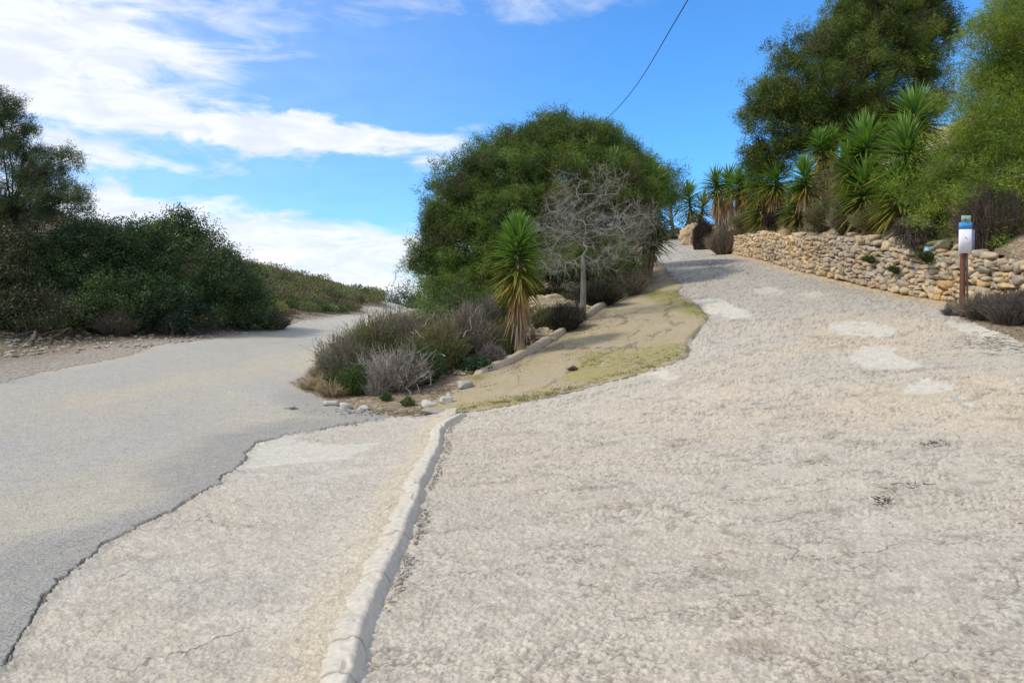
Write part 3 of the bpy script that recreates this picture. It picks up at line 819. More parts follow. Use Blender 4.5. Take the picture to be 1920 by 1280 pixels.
# ------------------------------------------------------------------ yuccas
def push_back(u, Yd, need):
    y = Yd
    while y < 80 and xat(u, y) - wall_x(y) < need: y += .25
    return y
def yucca(label, u, Yd, base_v, heads, trunk_r=.09, group='yuccas planted on the banks', skirt=.7, L0=.62, nl=300, dz=0.0, cat='yucca', name='yucca_plant', green=1.0, x=None):
    """heads: (pixel u, pixel v of the head's centre, leaf length, length of leafy stem, tilt)"""
    if u > 1250:
        y2 = push_back(u, Yd, .75); kf = y2 / Yd; Yd = y2; heads = [(a, b, c * kf, d * kf, e) for a, b, c, d, e in heads]
    x0 = xat(u, Yd) if x is None else x
    z0 = gz(x0, Yd) + dz
    o = thing(name, label, cat, (x0, Yd, z0), group); org = np.array([x0, Yd, z0])
    tr = MB(); cr = MB(); sk = MB()
    for (hu, hv, Lf, ax_len, fullness) in heads:
        c = at(hu, hv, Yd + R.uniform(-.15, .15))
        top = c + np.array([0, 0, ax_len * .32])
        if skirt >= .9 and group: ax_len *= .75
        base = org + np.array([(c[0] - x0) * .15, 0, -.15])
        axis = unit((c - base)[None])[0]
        mid = base * .5 + c * .5 + np.array([R.normal() * .04, R.normal() * .04, 0])
        pts = [base, base * .6 + mid * .4, mid, mid * .4 + c * .6, top]
        for a, b, r0, r1 in zip(pts[:-1], pts[1:], [trunk_r * 1.25, trunk_r, trunk_r * .9, trunk_r * .8], [trunk_r, trunk_r * .9, trunk_r * .8, trunk_r * .6]):
            tubes(tr, a[None], b[None], r0, r1, rgb(.20, .15, .10), 10)
        n_ = int(nl * fullness)
        t = R.random(n_) ** .8                        # 0 = oldest, lowest leaf; 1 = heart of the rosette
        P = c[None] + axis[None] * ((t - .62) * ax_len)[:, None]
        ang = R.uniform(0, 2 * math.pi, n_)
        elv_ = np.interp(t, [0, .35, .7, 1], [-.30 if skirt >= .9 and group else (-.6 if group else -.42), -.12, .38, 1.3]) + R.normal(size=n_) * .16
        D = np.stack([np.cos(ang) * np.cos(elv_), np.sin(ang) * np.cos(elv_), np.sin(elv_)], 1)
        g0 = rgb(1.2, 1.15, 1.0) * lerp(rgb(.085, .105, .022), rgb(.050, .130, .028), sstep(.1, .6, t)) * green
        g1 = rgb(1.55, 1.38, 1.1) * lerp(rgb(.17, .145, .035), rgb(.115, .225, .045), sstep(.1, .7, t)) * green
        g0 = g0 * R.uniform(.8, 1.2, (n_, 1)); g1 = g1 * R.uniform(.8, 1.25, (n_, 1))
        Ls = Lf * R.uniform(.8, 1.12, n_) * np.interp(t, [0, .3, 1], [.9, 1.05, .88])
        Ls = Ls * 1.08
        blades(cr, P + D * trunk_r * .5, D, Ls, .052 * (Lf / .6) ** .5 * R.uniform(.8, 1.15, n_), np.interp(t, [0, .5, 1], [.30, .14, .03]) + R.random(n_) * .08, g0, g1, 4)
        # hanging dead leaves
        if skirt > 0:
            m_ = int((170 if group else 95) * min(skirt, 1.5)); zt = c + axis * (-.60 * ax_len)
            tt_ = R.random(m_); reach = min(skirt, (zt[2] - z0) * .55 if zt[2] > z0 + .3 else .2)
            P = zt[None] - axis[None] * (tt_ * reach)[:, None]
            ang = R.uniform(0, 6.283, m_); el_ = R.uniform(-1.52, -1.15, m_)
            D = np.stack([np.cos(ang) * np.cos(el_), np.sin(ang) * np.cos(el_), np.sin(el_)], 1)
            dcol = lerp(lerp(rgb(.40, .21, .075), rgb(.43, .29, .14), R.random(m_)), rgb(.33, .28, .23), sstep(.25, .95, tt_))
            blades(sk, P + D * [1, 1, 0] * trunk_r * 2.0 * (1.6 if group else 1) + np.stack([np.cos(ang), np.sin(ang), 0 * ang], 1) * trunk_r * .9, D, Lf * R.uniform(.6, 1.0, m_), .030 * (1.7 if group else 1), R.uniform(-.05, .1, m_), dcol * .75, dcol, 3)
    tr.build('trunk', M_bark, o, org); cr.build('leaf_crown', M_yucca, o, org, False)
    if sk.V: sk.build('dead_leaf_skirt', M_dry, o, org, False)
    return o

yucca('tall single yucca with a shaggy dead-leaf skirt, standing before the central pine', 977, 15.3, 645,
      [(971, 476, .57, 1.15, 1.6)], .10, None, 1.05)
yucca('small bright green yucca growing low behind the tall single yucca', 950, 16.4, 625, [(948, 572, .42, .5, .55), (957, 598, .36, .3, .3)], .05, None, 0)
GW = 'yuccas in a row above the long stone wall'
wl_ = [
    # label, u, Y, heads, skirt
    ('green double-headed yucca, first at the far left end of the row above the wall', 1302, 41, [(1292, 378, 1.0, 1.6, .9), (1318, 392, .9, 1.2, .7)], .9),
    ('slim yucca with two pale brown skirts reaching down to the wall top', 1358, 37, [(1343, 348, .9, 1.0, .9), (1367, 346, .9, .9, .9)], 1.5),
    ('dark yucca with a wide reddish brown skirt, fourth head along the row', 1397, 33, [(1388, 350, .85, .9, .9), (1408, 332, .85, .9, .9)], 1.4),
    ('bushy yucca with a tall and a low green head above the middle of the wall', 1432, 29, [(1427, 345, .8, .9, .9), (1432, 388, .85, 1.1, 1.2)], .4),
    ('upright yucca with round head and short brown skirt behind the bushy one', 1458, 30, [(1456, 342, .85, .9, 1.0)], 1.0),
    ('yucca with yellow-tipped round head in front of the pale rock', 1512, 27, [(1510, 338, .8, .8, 1.0)], .3),
    ('low stemless green yucca just above the wall under the yellow-tipped one', 1500, 25.0, [(1498, 388, .72, .9, 1.25)], 0),
    ('small twin yucca high on the bank right under the large pine', 1547, 28, [(1538, 278, .65, .7, .8), (1560, 268, .55, .6, .6)], .6),
]
for lab, u, Yd, hd, sk_ in wl_:
    yucca(lab, u, Yd, 0, hd, .11, GW, sk_)
GB = 'large yuccas on the high part of the right bank'
yucca('large upright yucca with long leaves, highest of the left pair on the bank', 1625, 22.5, 0, [(1622, 285, .92, 1.0, 1.2), (1592, 318, .75, .7, .7)], .12, GB, 0)
yucca('low wide yucca under the highest one, just over the wall', 1618, 20.8, 0, [(1622, 362, .86, .9, 1.2)], .12, GB, 0)
yucca('large dark yucca with stiff leaves in front of the pale bank', 1702, 19.8, 0, [(1700, 298, .92, 1.0, 1.3)], .12, GB, 0)
yucca('topmost yucca against the sky gap below the large pine', 1716, 22.5, 0, [(1716, 228, .98, .7, 1.0)], .12, GB, 0)
yucca('drooping yellowing yucca behind the hanging grey bush on the wall', 1690, 18.6, 0, [(1688, 368, .82, .8, 1.1)], .12, GB, 0)
GC = 'yuccas leaning over the kerb beside the central pine'
yucca('dark yucca leaning out beside the central pine over the edge of the driveway', 1208, 26.0, 0, [(1212, 372, 1.1, 1.2, 1.0), (1228, 440, .8, .7, .5)], .12, GC, 0, green=.7)
yucca('yucca head sticking out of the middle of the central pine', 1152, 24.6, 0, [(1150, 325, .8, .7, .6)], .10, GC, 0, green=.8)
# hanging dark dead leaves over the kerb
o = thing('yucca_plant', 'dark fallen yucca with stiff dead leaves hanging over the upper sandy strip', 'yucca', (xat(1215, 28), 28, gz(xat(1215, 28), 28)), GC)
org = np.array(o.location); mb = MB(); tr = MB()
for hu, hv, nn in ((1218, 428, 70), (1212, 462, 70)):
    c = at(hu, hv, 28.0); tubes(tr, org[None] - [[0, 0, .1]], c[None], .1, .07, rgb(.16, .12, .09), 8)
    ang = R.uniform(-.9, .9, nn); el_ = R.uniform(-1.3, -.1, nn)
    D = np.stack([np.cos(ang) * np.cos(el_), np.sin(ang) * np.cos(el_) - .25, np.sin(el_)], 1)
    blades(mb, np.repeat(c[None], nn, 0) + R.normal(size=(nn, 3)) * .05, unit(D), R.uniform(.6, .95, nn), .055, .1, rgb(.045, .05, .02), rgb(.07, .075, .035), 3)
tr.build('trunk', M_bark, o, org); mb.build('leaf_crown', M_yucca, o, org, False)

# ------------------------------------------------------------------ trees and shrubs
def lobe_px(u, v, ru, rv, Yd, depth=1.0):
    c = at(u, v, Yd); s = Yd / F
    return c, np.array([ru * s, (ru + rv) * .5 * s * depth, rv * s])

def lobe_points(lobes, density, lumpy=.35, bottom=-.55, seed=0, shell=.72):
    """positions spread through the outer part of a set of ellipsoids, with uneven outline; returns points and outward directions"""
    Ps, Ds, Ls = [], [], []
    for i, (c, r) in enumerate(lobes):
        area = 4 * math.pi * ((r[0] * r[1]) ** 1.6 + (r[0] * r[2]) ** 1.6 + (r[1] * r[2]) ** 1.6) ** (1 / 1.6) / 3 ** (1 / 1.6)
        n_ = max(int(area * density), 4)
        d = unit(R.normal(size=(int(n_ * 1.5), 3))); d = d[d[:, 2] > bottom][:n_]
        lum = 1 + lumpy * (vnoise(d[:, 0] * 2.6 + i * 7, d[:, 1] * 2.6 + seed, d[:, 2] * 2.6, seed=seed + i) - .5) * 2
        rad = shell + (1 - shell) * R.random(len(d)) ** .6
        p = c + d * r * (lum * rad)[:, None]
        keep = np.ones(len(p), bool)
        for j, (c2, r2) in enumerate(lobes):
            if j != i: keep &= ((((p - c2) / r2) ** 2).sum(1) > .42)
        Ps.append(p[keep]); Ds.append(unit(d / r)[keep]); Ls.append(np.full(keep.sum(), i))
    return np.concatenate(Ps), np.concatenate(Ds), np.concatenate(Ls)

def tree(name, label, cat, base, lobes, trunk_r, puffs_per_m2, per_puff, Lneedle, Wneedle, puff_r, cols, kind='needle', group=None, trunk_top=None,
         parts=('trunk', 'crown'), clump=9, clump_r=.42, lumpy=.35, twig=True, bark=(.17, .14, .115), mat=None, bottom=-.55, shell=.72, trunks=None, drop_dir=None, browns=.06):
    o = thing(name, label, cat, base, group); org = np.array(base, float)
    wd = MB(); cr = MB()
    seed = int(abs(base[0]) * 31 + abs(base[1]) * 17) % 900
    # branch ends (clusters of tufts), then tufts, then needles or leaves
    Cc, Cd, Ci = lobe_points(lobes, puffs_per_m2 / clump, lumpy, bottom, seed, shell)
    k = clump
    P = np.repeat(Cc, k, 0) + R.normal(size=(len(Cc) * k, 3)) * clump_r * [1, 1, .62]
    D = unit(np.repeat(Cd, k, 0) + R.normal(size=P.shape) * .55 + [0, 0, .25])
    n_ = len(P)
    cl_v = np.repeat(R.random(len(Cc)), k)
    big = vnoise(P[:, 0] * .7, P[:, 1] * .7, P[:, 2] * .7, seed=seed)
    T = lerp(cols[0] * .8, cols[1] * 1.1, np.clip(.75 * cl_v + .9 * (big - .38), 0, 1))
    T = lerp(T, cols[2], (R.random(n_) < .20) * .7)
    T = lerp(T, rgb(.10, .075, .045), (np.repeat(R.random(len(Cc)) < browns, k)) * .7)
    m_ = per_puff
    PP = np.repeat(P, m_, 0) + R.normal(size=(n_ * m_, 3)) * puff_r
    if kind == 'needle':
        DD = unit(np.repeat(D, m_, 0) * .9 + R.normal(size=PP.shape) * .75)
        if drop_dir is not None: DD = unit(DD + np.asarray(drop_dir))
        needles(cr, PP, DD, Lneedle * R.uniform(.7, 1.25, len(PP)), Wneedle, np.repeat(T, m_, 0) * R.uniform(.75, 1.3, (len(PP), 1)))
    else:
        DD = unit(np.repeat(D, m_, 0) * .5 + R.normal(size=PP.shape))
        leaves(cr, PP, DD, Lneedle * R.uniform(.7, 1.25, len(PP)), Wneedle, np.repeat(T, m_, 0) * R.uniform(.7, 1.3, (len(PP), 1)))
    # wood: trunk, limbs to each lobe, branches to a share of the clusters
    bk = rgb(*bark)
    ctr = sum(c for c, r in lobes) / len(lobes)
    tops = [ctr * .75 + org * .25] if trunk_top is None else [np.array(trunk_top)]
    starts = [org] if trunks is None else [org + np.array(t_) for t_ in trunks]
    for st in starts:
        tp_ = tops[0] + (st - org) * .8
        pts = [st + [0, 0, -.3], st * .65 + tp_ * .35 + R.normal(size=3) * .1, st * .3 + tp_ * .7 + R.normal(size=3) * .12, tp_]
        for a, b, r0, r1 in zip(pts[:-1], pts[1:], [1.2, .95, .75], [.95, .75, .5]):
            tubes(wd, a[None], b[None], trunk_r * r0, trunk_r * r1, bk, 9)
    for i, (c, r) in enumerate(lobes):
        st = starts[i % len(starts)]; tp_ = tops[0] + (st - org) * .8
        f = R.uniform(.5, .95); a = st * (1 - f) + tp_ * f; m1 = a * .5 + c * .5 + R.normal(size=3) * .2 + [0, 0, .15]
        tubes(wd, a[None], m1[None], trunk_r * .32, trunk_r * .24, bk, 6); tubes(wd, m1[None], c[None], trunk_r * .24, trunk_r * .14, bk, 6)
        if twig:
            sel = np.nonzero(Ci == i)[0]; sel = sel[R.random(len(sel)) < .8]
            if len(sel):
                B = Cc[sel]; A = np.where(R.random((len(sel), 1)) < .5, c, m1) * .8 + B * .2
                Mi = (A + B) / 2 + R.normal(size=B.shape) * .12 + [0, 0, .05]
                tubes(wd, A, Mi, trunk_r * .08 + .003, trunk_r * .05 + .003, bk * 1.1, 3); tubes(wd, Mi, B, trunk_r * .05 + .003, .003, bk * 1.2, 3)
    wd.build(parts[0], M_bark, o, org); cr.build(parts[1], mat or (M_needle if kind == 'needle' else M_leaf), o, org, False)
    return o

def G(u, Yd, dz=0): x = xat(u, Yd); return (x, Yd, gz(x, Yd) + dz)

# central pine, a broad dome in front of the hill
PC = [rgb(.048, .085, .020), rgb(.125, .200, .036), rgb(.190, .215, .045)]
lob = [lobe_px(*a) for a in [
    (1030, 330, 130, 90, 26, .9), (930, 400, 115, 105, 25, .9), (1000, 450, 130, 110, 24, .9), (1120, 380, 110, 100, 25.5, .9), (1150, 410, 70, 105, 26.5, .9), (880, 480, 80, 95, 25, .9),
    (870, 560, 62, 55, 24, .9), (1200, 350, 55, 70, 30, .9), (1030, 262, 70, 38, 27, .9), (955, 300, 60, 50, 26.5, .9), (850, 395, 45, 65, 25.5, .9), (1110, 285, 75, 50, 26, .9), (1100, 500, 110, 55, 24.5, .9), (920, 590, 70, 45, 23, .8), (1025, 240, 30, 22, 27, 1), (835, 450, 38, 48, 25, 1), (1190, 300, 32, 30, 27, 1), (845, 610, 55, 42, 23.5, 1), (835, 545, 42, 45, 24.5, 1), (815, 500, 32, 42, 24.8, 1), (960, 560, 90, 60, 23.5, .8)]]
lob = [(c, r * .92) for c, r in lob]
tree('pine_tree', 'broad domed green pine in the centre, filling the wedge between the two roads', 'pine tree', G(1010, 26), lob, .20, 36, 66, .13, .018, .10, PC, clump=12, clump_r=.27, lumpy=.46, shell=.60)
# thin pine at the top of the driveway
lob = [lobe_px(*a) for a in [(1262, 350, 26, 30, 56), (1272, 385, 20, 40, 56), (1240, 345, 20, 30, 55)]]
tree('pine_tree', 'thin bluish pine at the far top of the driveway, seen through a gap', 'pine tree', G(1262, 56), lob, .13, 5, 16, .30, .035, .22, [rgb(.04, .065, .04), rgb(.07, .11, .06), rgb(.08, .12, .06)], clump=8, clump_r=.4, lumpy=.4)
# large pine above the bank on the right
lob = [lobe_px(*a) for a in [
    (1635, 60, 115, 100, 32, .8), (1520, 150, 110, 100, 31, .8), (1450, 215, 78, 75, 31, .8), (1640, 160, 130, 90, 32, .8), (1590, 235, 110, 55, 31, .8), (1500, 255, 70, 50, 31, .8), (1680, 10, 80, 80, 33, .8), (1640, -50, 90, 60, 32, .8), (1420, 290, 45, 35, 31.5, .8), (1752, 50, 22, 40, 33, 1),
    (1670, 230, 60, 45, 33, .8), (1400, 300, 34, 20, 32, 1), (1535, 85, 55, 50, 31.5, .8)]]
tree('pine_tree', 'huge dark pine leaning out over the yuccas at the top right', 'pine tree', G(1575, 31.5), [(c - np.array([-.35, 0, .2]), r * .86) for c, r in lob], .26, 24, 56, .155, .024, .12, [rgb(.042, .072, .014), rgb(.125, .180, .026), rgb(.190, .195, .034)], clump=11, clump_r=.32, lumpy=.50, bottom=-.7)
# near pine with hanging branches, far right
lob = [lobe_px(*a) for a in [
    (1900, 80, 62, 60, 16.5, .7), (1865, 175, 62, 55, 17, .7), (1905, 240, 100, 75, 16.5, .7), (1850, 320, 80, 55, 17, .7), (1800, 385, 70, 40, 17.0, .6), (1885, 400, 90, 65, 15.6, .7), (1930, 320, 90, 80, 16, .7), (1950, 130, 90, 120, 17, .7), (1905, 10, 45, 45, 17, .7), (1930, 440, 60, 45, 15.2, .7), (1740, 375, 42, 28, 17.2, .6)]]
tree('pine_tree', 'near pine on the far right with feathery branches hanging over the signpost', 'pine tree', G(2010, 17), lob, .20, 46, 60, .115, .0125, .10, [rgb(.095, .150, .020), rgb(.205, .290, .030), rgb(.28, .30, .055)], clump=10, clump_r=.30, lumpy=.45, bark=(.26, .22, .18), shell=.6)
# pine on the left hillside, sky showing through
lob = [lobe_px(*a) for a in [(10, 250, 42, 60, 27), (-30, 330, 80, 60, 27), (60, 310, 42, 40, 27), (100, 345, 40, 38, 26.5), (132, 300, 16, 18, 26.5), (40, 370, 60, 38, 27), (150, 372, 26, 20, 26), (8, 185, 26, 34, 27), (-60, 230, 60, 70, 27.5), (45, 260, 26, 30, 27), (80, 300, 26, 26, 27), (110, 380, 50, 30, 26.5), (20, 320, 50, 50, 26.5)]]
tree('pine_tree', 'open airy pine against the sky at the left edge', 'pine tree', G(-10, 28), lob, .10, 26, 40, .11, .016, .085, [rgb(.04, .065, .030), rgb(.075, .11, .045), rgb(.10, .13, .05)], clump=12, clump_r=.17, lumpy=.6, bottom=-.9, shell=.5)
# far trees beyond the crest of the road
for u, v, ru, rv, Yd, lab in [(745, 556, 22, 12, 105, 'far low dark tree, left of the three beyond the road crest'), (772, 556, 14, 12, 108, 'far small tree, middle of the three beyond the road crest'), (792, 556, 16, 14, 104, 'far round dark tree beyond the road crest, touching the central pine')]:
    lob = [lobe_px(u, v, ru, rv, Yd), lobe_px(u + ru * .5, v + 8, ru * .8, rv, Yd), lobe_px(u, v + 14, ru * 1.2, rv * 1.2, Yd)]
    tree('small_tree', lab, 'tree', G(u, Yd), lob, .12, 2.5, 14, .40, .10, .35, [rgb(.035, .06, .04), rgb(.06, .09, .05), rgb(.07, .10, .05)], 'leaf', 'trees beyond the road crest', clump=6, clump_r=.5, twig=False)

# ---- twiggy shrubs
def twig_bush(label, base, r, h, ncol, group=None, n_=900, name='scrub_bush', cat='bush', leafy=.0, lcol=None, wid=.008, lean=(0, 0), spread=1.0, sub=3, seg=3, start=.15, leafsize=(.04, .012)):
    """many fine stems fanning up from the ground, each with side twigs; optional small leaves"""
    o = thing(name, label, cat, base, group); org = np.array(base, float)
    mb = MB(); lf = MB()
    ang = R.uniform(0, 6.283, n_); t = R.random(n_) ** .6
    d = np.stack([np.cos(ang) * t * r * spread + lean[0], np.sin(ang) * t * r * spread + lean[1], h * (1.02 - .42 * t ** 2) * R.uniform(.55, 1.1, n_)], 1) * (.62 + .72 * vnoise(np.cos(ang) * t * 2.3 + org[0] * 3, np.sin(ang) * t * 2.3 + org[1] * 3, seed=31))[:, None]
    A = org + np.stack([np.cos(ang) * t * r * start * 2, np.sin(ang) * t * r * start * 2, -.03 + 0 * t], 1)
    B = org + d
    M1 = A * .5 + B * .5 + R.normal(size=A.shape) * .05 * h + [0, 0, .06 * h]
    ca_, cb_ = ncol
    T = lerp(ca_, cb_, R.random(n_)) * R.uniform(.7, 1.25, (n_, 1))
    tubes(mb, A, M1, wid, wid * .75, T, 3); tubes(mb, M1, B, wid * .75, wid * .3, T, 3)
    for k in range(sub):
        f = R.uniform(.25, .95, (n_, 1)); Q = M1 * (1 - f) + B * f
        E = Q + (unit(B - M1) * .5 + R.normal(size=Q.shape) * .45 + [0, 0, .2]) * h * R.uniform(.10, .28, (n_, 1))
        tubes(mb, Q, E, wid * .45, wid * .2, T * 1.08, 3)
        if leafy > 0:
            m_ = R.random(n_) < leafy
            for q_ in range(4):
                g_ = R.uniform(0, 1.05, (m_.sum(), 1)); LP = Q[m_] * (1 - g_) + E[m_] * g_
                leaves(lf, LP, unit(E[m_] - Q[m_] + R.normal(size=LP.shape) * .08), leafsize[0] * R.uniform(.7, 1.3, len(LP)), leafsize[1], lerp(lcol[0], lcol[1], R.random(len(LP))) * R.uniform(.7, 1.3, (len(LP), 1)))
    mb.build('stem', M_dry, o, org, False)
    if lf.V: lf.build('leaves', M_leaf, o, org, False)
    return o
# ---- leafy evergreen shrubs
LD = [rgb(.030, .060, .024), rgb(.085, .145, .045), rgb(.13, .18, .055)]
LDs = [rgb(.032, .045, .020), rgb(.070, .092, .036), rgb(.09, .11, .045)]
GL = 'dark evergreen bushes along the left verge'
def shrub(label, u, Yd, lobes_, cols, group, dens=34, per=26, Ll=.085, Wl=.048, name='evergreen_bush', cat='bush', clump=8, cr=.28, lumpy=.4, mat=None, kind='leaf', trunk_r=.06, bottom=-.75, shell=.72, browns=.06):
    lob = [lobe_px(*a) for a in lobes_]; lob = [(c, r * .86) for c, r in lob]
    b = G(u, Yd)
    return tree(name, label, cat, b, lob, trunk_r, dens, per, Ll, Wl, .10, cols, kind, group, parts=('stem', 'crown'), clump=clump, clump_r=cr, lumpy=lumpy, trunks=[(-.3, 0, 0), (.25, .2, 0), (0, -.2, 0)], mat=mat, bottom=bottom, shell=shell, browns=browns)
shrub('tall dark evergreen bush with ragged sunlit top, highest beside the asphalt road', 320, 29.5, [(310, 462, 80, 50, 30), (250, 510, 80, 75, 29), (375, 515, 80, 70, 29), (310, 570, 130, 60, 28.5), (335, 420, 32, 26, 30), (285, 432, 28, 24, 30), (378, 450, 30, 24, 30)], LD, GL)
shrub('rounded dark evergreen bush, last of the left row before the open hillside', 455, 31.5, [(445, 550, 56, 62, 31), (465, 580, 40, 42, 30.5), (410, 585, 60, 40, 30.5), (425, 492, 24, 24, 31.5)], LD, GL)
shrub('blue-green bush in the middle of the dark left row, low in front', 325, 27.6, [(325, 575, 58, 46, 27.6), (370, 590, 40, 34, 27.4), (280, 590, 40, 34, 27.2)], [rgb(.022, .045, .026), rgb(.035, .075, .045), rgb(.05, .09, .05)], GL, dens=14)
shrub('dark bush left of the tallest bush, with green and brown foliage', 165, 27.5, [(150, 500, 90, 75, 28), (190, 460, 60, 45, 29), (120, 560, 100, 55, 27), (210, 570, 70, 50, 26.8)], LD, GL)
shrub('dark brownish bush at the left edge of the picture beside the verge', 20, 25, [(20, 520, 95, 80, 26), (-40, 470, 90, 90, 27), (60, 585, 80, 40, 24.5), (-40, 590, 90, 45, 24)], LDs, GL)
shrub('grey-green scrubby bush under the airy left pine', 70, 29, [(60, 430, 80, 45, 30), (130, 430, 60, 36, 30), (-20, 420, 60, 40, 30), (190, 420, 40, 22, 31)], [rgb(.045, .055, .028), rgb(.085, .095, .045), rgb(.10, .085, .055)], GL, dens=12)
for u_, Y_, r_, h_, lab_ in ((95, 25.2, .9, 1.1, 'grey-brown dead brush among the dark bushes at the far left'), (215, 26.2, .8, .8, 'dead brown brush at the foot of the dark bush row'), (515, 31.5, .8, .7, 'low grey-green brush right of the last dark rounded bush')):
    twig_bush(lab_, G(u_, Y_, -.03), r_, h_, (rgb(.13, .11, .085), rgb(.25, .21, .17)), None, 900, leafy=.3, lcol=(rgb(.06, .08, .03), rgb(.12, .15, .05)), wid=.010, name='dry_bush')
shrub('small dry brown bush on the verge at the lower left edge', 60, 22.8, [(55, 622, 50, 26, 23), (110, 625, 34, 18, 23.2)], [rgb(.05, .045, .03), rgb(.09, .075, .05), rgb(.12, .10, .07)], None, dens=12, Ll=.06, Wl=.012, kind='needle', mat=M_dry, name='dry_bush')

# ---- hillside scrub beyond the left bushes: nobody could count it
mb = MB()
nb = 1700
hx = []; hy = []
while len(hx) < nb:
    y = R.uniform(33, 118); x = R.uniform(-62, -9)
    q_ = R.random()
    if q_ < .25: x = R.uniform(-18, -9); y = R.uniform(35, 70)
    elif q_ < .37: x = R.uniform(-10, 1); y = R.uniform(48, 100)
    if sdf(np.array([x]), np.array([y]), asph)[0] > 1.0 and (x < -9 or y > 48): hx.append(x); hy.append(y)
hx = np.array(hx); hy = np.array(hy); hz_ = H(hx, hy)
rad = R.uniform(.4, 1.15, nb) * (1 + (hy - 33) * .006) * np.where(hx > -14.5, .7, 1)
pal = [rgb(.11, .14, .045), rgb(.07, .11, .04), rgb(.18, .17, .07), rgb(.15, .12, .08), rgb(.17, .19, .07), rgb(.06, .09, .05), rgb(.20, .155, .10)]
sel_n = vnoise(hx * .16, hy * .10, seed=71)
for k in range(nb):
    c = np.array([hx[k], hy[k], hz_[k] + rad[k] * .25]); r = rad[k] * np.array([1, 1, R.uniform(.55, .9)])
    n_ = 330
    d = unit(R.normal(size=(n_, 3))); d[:, 2] = np.abs(d[:, 2]) - .1
    p = c + d * r * (R.random((n_, 1)) ** .4) * (1 + .5 * (vnoise(d[:, 0] * 2 + k, d[:, 1] * 2, seed=k)[:, None] - .5))
    ci = int(np.clip(sel_n[k] * 7 + R.normal() * 1.0, 0, 6)); col = pal[ci] * R.uniform(.75, 1.2)
    sc3 = .11 * (hy[k] / 50)
    leaves(mb, p, unit(d + [0, 0, .8] + R.normal(size=d.shape) * .6), sc3 * R.uniform(.7, 1.6, n_), sc3 * .5, col * R.uniform(.7, 1.35, (n_, 1)))
o = mb.build('undergrowth', M_leaf, smooth=False); tag(o, 'mixed green and brown scrub covering the far left hillside', 'scrub', kind='stuff')

BR = (rgb(.17, .135, .10), rgb(.31, .26, .205)); GY = (rgb(.25, .22, .195), rgb(.42, .375, .335)); OL = (rgb(.15, .14, .065), rgb(.27, .24, .12)); DK = (rgb(.045, .036, .032), rgb(.09, .072, .062))
GR = (rgb(.045, .075, .022), rgb(.105, .140, .042)); GRY = (rgb(.10, .125, .03), rgb(.17, .19, .05)); GB2 = (rgb(.03, .06, .035), rgb(.06, .11, .06))
def B(u, Yd, dz=-.03):
    if u > 1380 and Yd > 17: Yd = push_back(u, Yd, .62)
    return G(u, Yd, dz)
GS = 'scrub at the tip of the planted wedge between the roads'
GSr = 'shrubs behind the scrub tip, below the central pine'
for a in [
    ('low brownish green scrub bush, leftmost at the tip beside the asphalt', B(660, 14.6), .72, .95, BR, GS, 800, .65, GR),
    ('olive broom-like bush with upright thin stems behind the leftmost one', B(695, 15.6), .85, 1.25, OL, GS, 1100, .6, GRY),
    ('tall dusky brown bush in the middle of the scrub tip, topped by fine stems', B(755, 16.2), .95, 1.35, BR, GS, 1300, .35, GR),
    ('olive green bush on the right side of the scrub tip beside the concrete edge', B(815, 14.9), .70, 1.05, OL, GS, 1000, .6, GRY),
    ('brown dry bush between the scrub tip and the tall single yucca', B(868, 15.6), .85, 1.15, BR, GS, 1300, .15, GR),
    ('greyish dry bush leaning on the left of the tall single yucca', B(915, 16.6), .80, 1.10, (rgb(.15, .13, .11), rgb(.24, .21, .18)), GSr, 1100, .12, GR),
    ('small round grey bush beside the concrete edging below the single yucca', B(925, 14.75), .30, .42, (rgb(.16, .135, .12), rgb(.25, .215, .19)), GSr, 600, .0, GR),
    ('yellowish green low bush just left of the single yucca foot', B(945, 15.6), .35, .60, OL, GSr, 500, .7, GRY),
    ('dark olive bush far behind the scrub tip under the pine', B(810, 19.5), 1.0, .85, OL, GSr, 1100, .5, GR),
    ('brown dry bush behind the scrub tip near the road crest', B(775, 21.5), 1.1, .6, BR, GSr, 1000, .3, GR),
    ('dark brown bush at the left foot of the pine beside the road', B(730, 20.0), .9, .6, BR, GSr, 1000, .35, GR),
    ('black-brown bush against the edging under the bare tree', B(1058, 17.5), .48, .62, DK, GSr, 1400, .1, GR),
    ('dark olive bush between the single yucca and the black-brown bush', B(1025, 17.6), .45, .60, OL, GSr, 800, .5, GR),
    ('dark low bush right of the bare tree trunk along the edging', B(1120, 20.8), .8, .62, DK, GSr, 1000, .3, GR),
    ('dusky bush along the edging below the leaning dark yucca', B(1175, 23.5), .8, .8, BR, GSr, 900, .35, GR)]:
    lab, base, r, h, nc_, grp, n_, lf_, lc_ = a
    twig_bush(lab, base, r, h * (.88 if grp is GS else 1), nc_, grp, int(n_ * 1.2), leafy=lf_, lcol=lc_)
twig_bush('leafless silvery grey bush, its pale stems fanning out at the front of the scrub tip', B(742, 13.45), .62, .72, GY, None, 520, wid=.009, spread=1.15, start=.06, name='dry_bush')
twig_bush('silvery grey bush of fine stems low at the front left of the fanning one', B(705, 13.25), .36, .40, GY, None, 300, wid=.007, name='dry_bush')
twig_bush('bright green small bush at the front left of the scrub tip', B(665, 13.3), .26, .50, GR, None, 420, leafy=1.0, lcol=(rgb(.06, .12, .025), rgb(.11, .19, .04)), name='green_bush')
twig_bush('low green bush at the very left foot of the scrub tip', B(630, 13.6), .32, .34, GR, None, 420, leafy=1.0, lcol=GR, name='green_bush')
twig_bush('dark green bush under the grey stems at the right foot of the scrub tip', B(795, 13.9), .40, .62, GR, None, 700, leafy=1.0, lcol=GB2, name='green_bush')
twig_bush('tiny green weed at the foot of the silvery grey bush', B(722, 12.75), .10, .15, GR, None, 90, leafy=1.0, lcol=GR, name='weed', cat='weed')
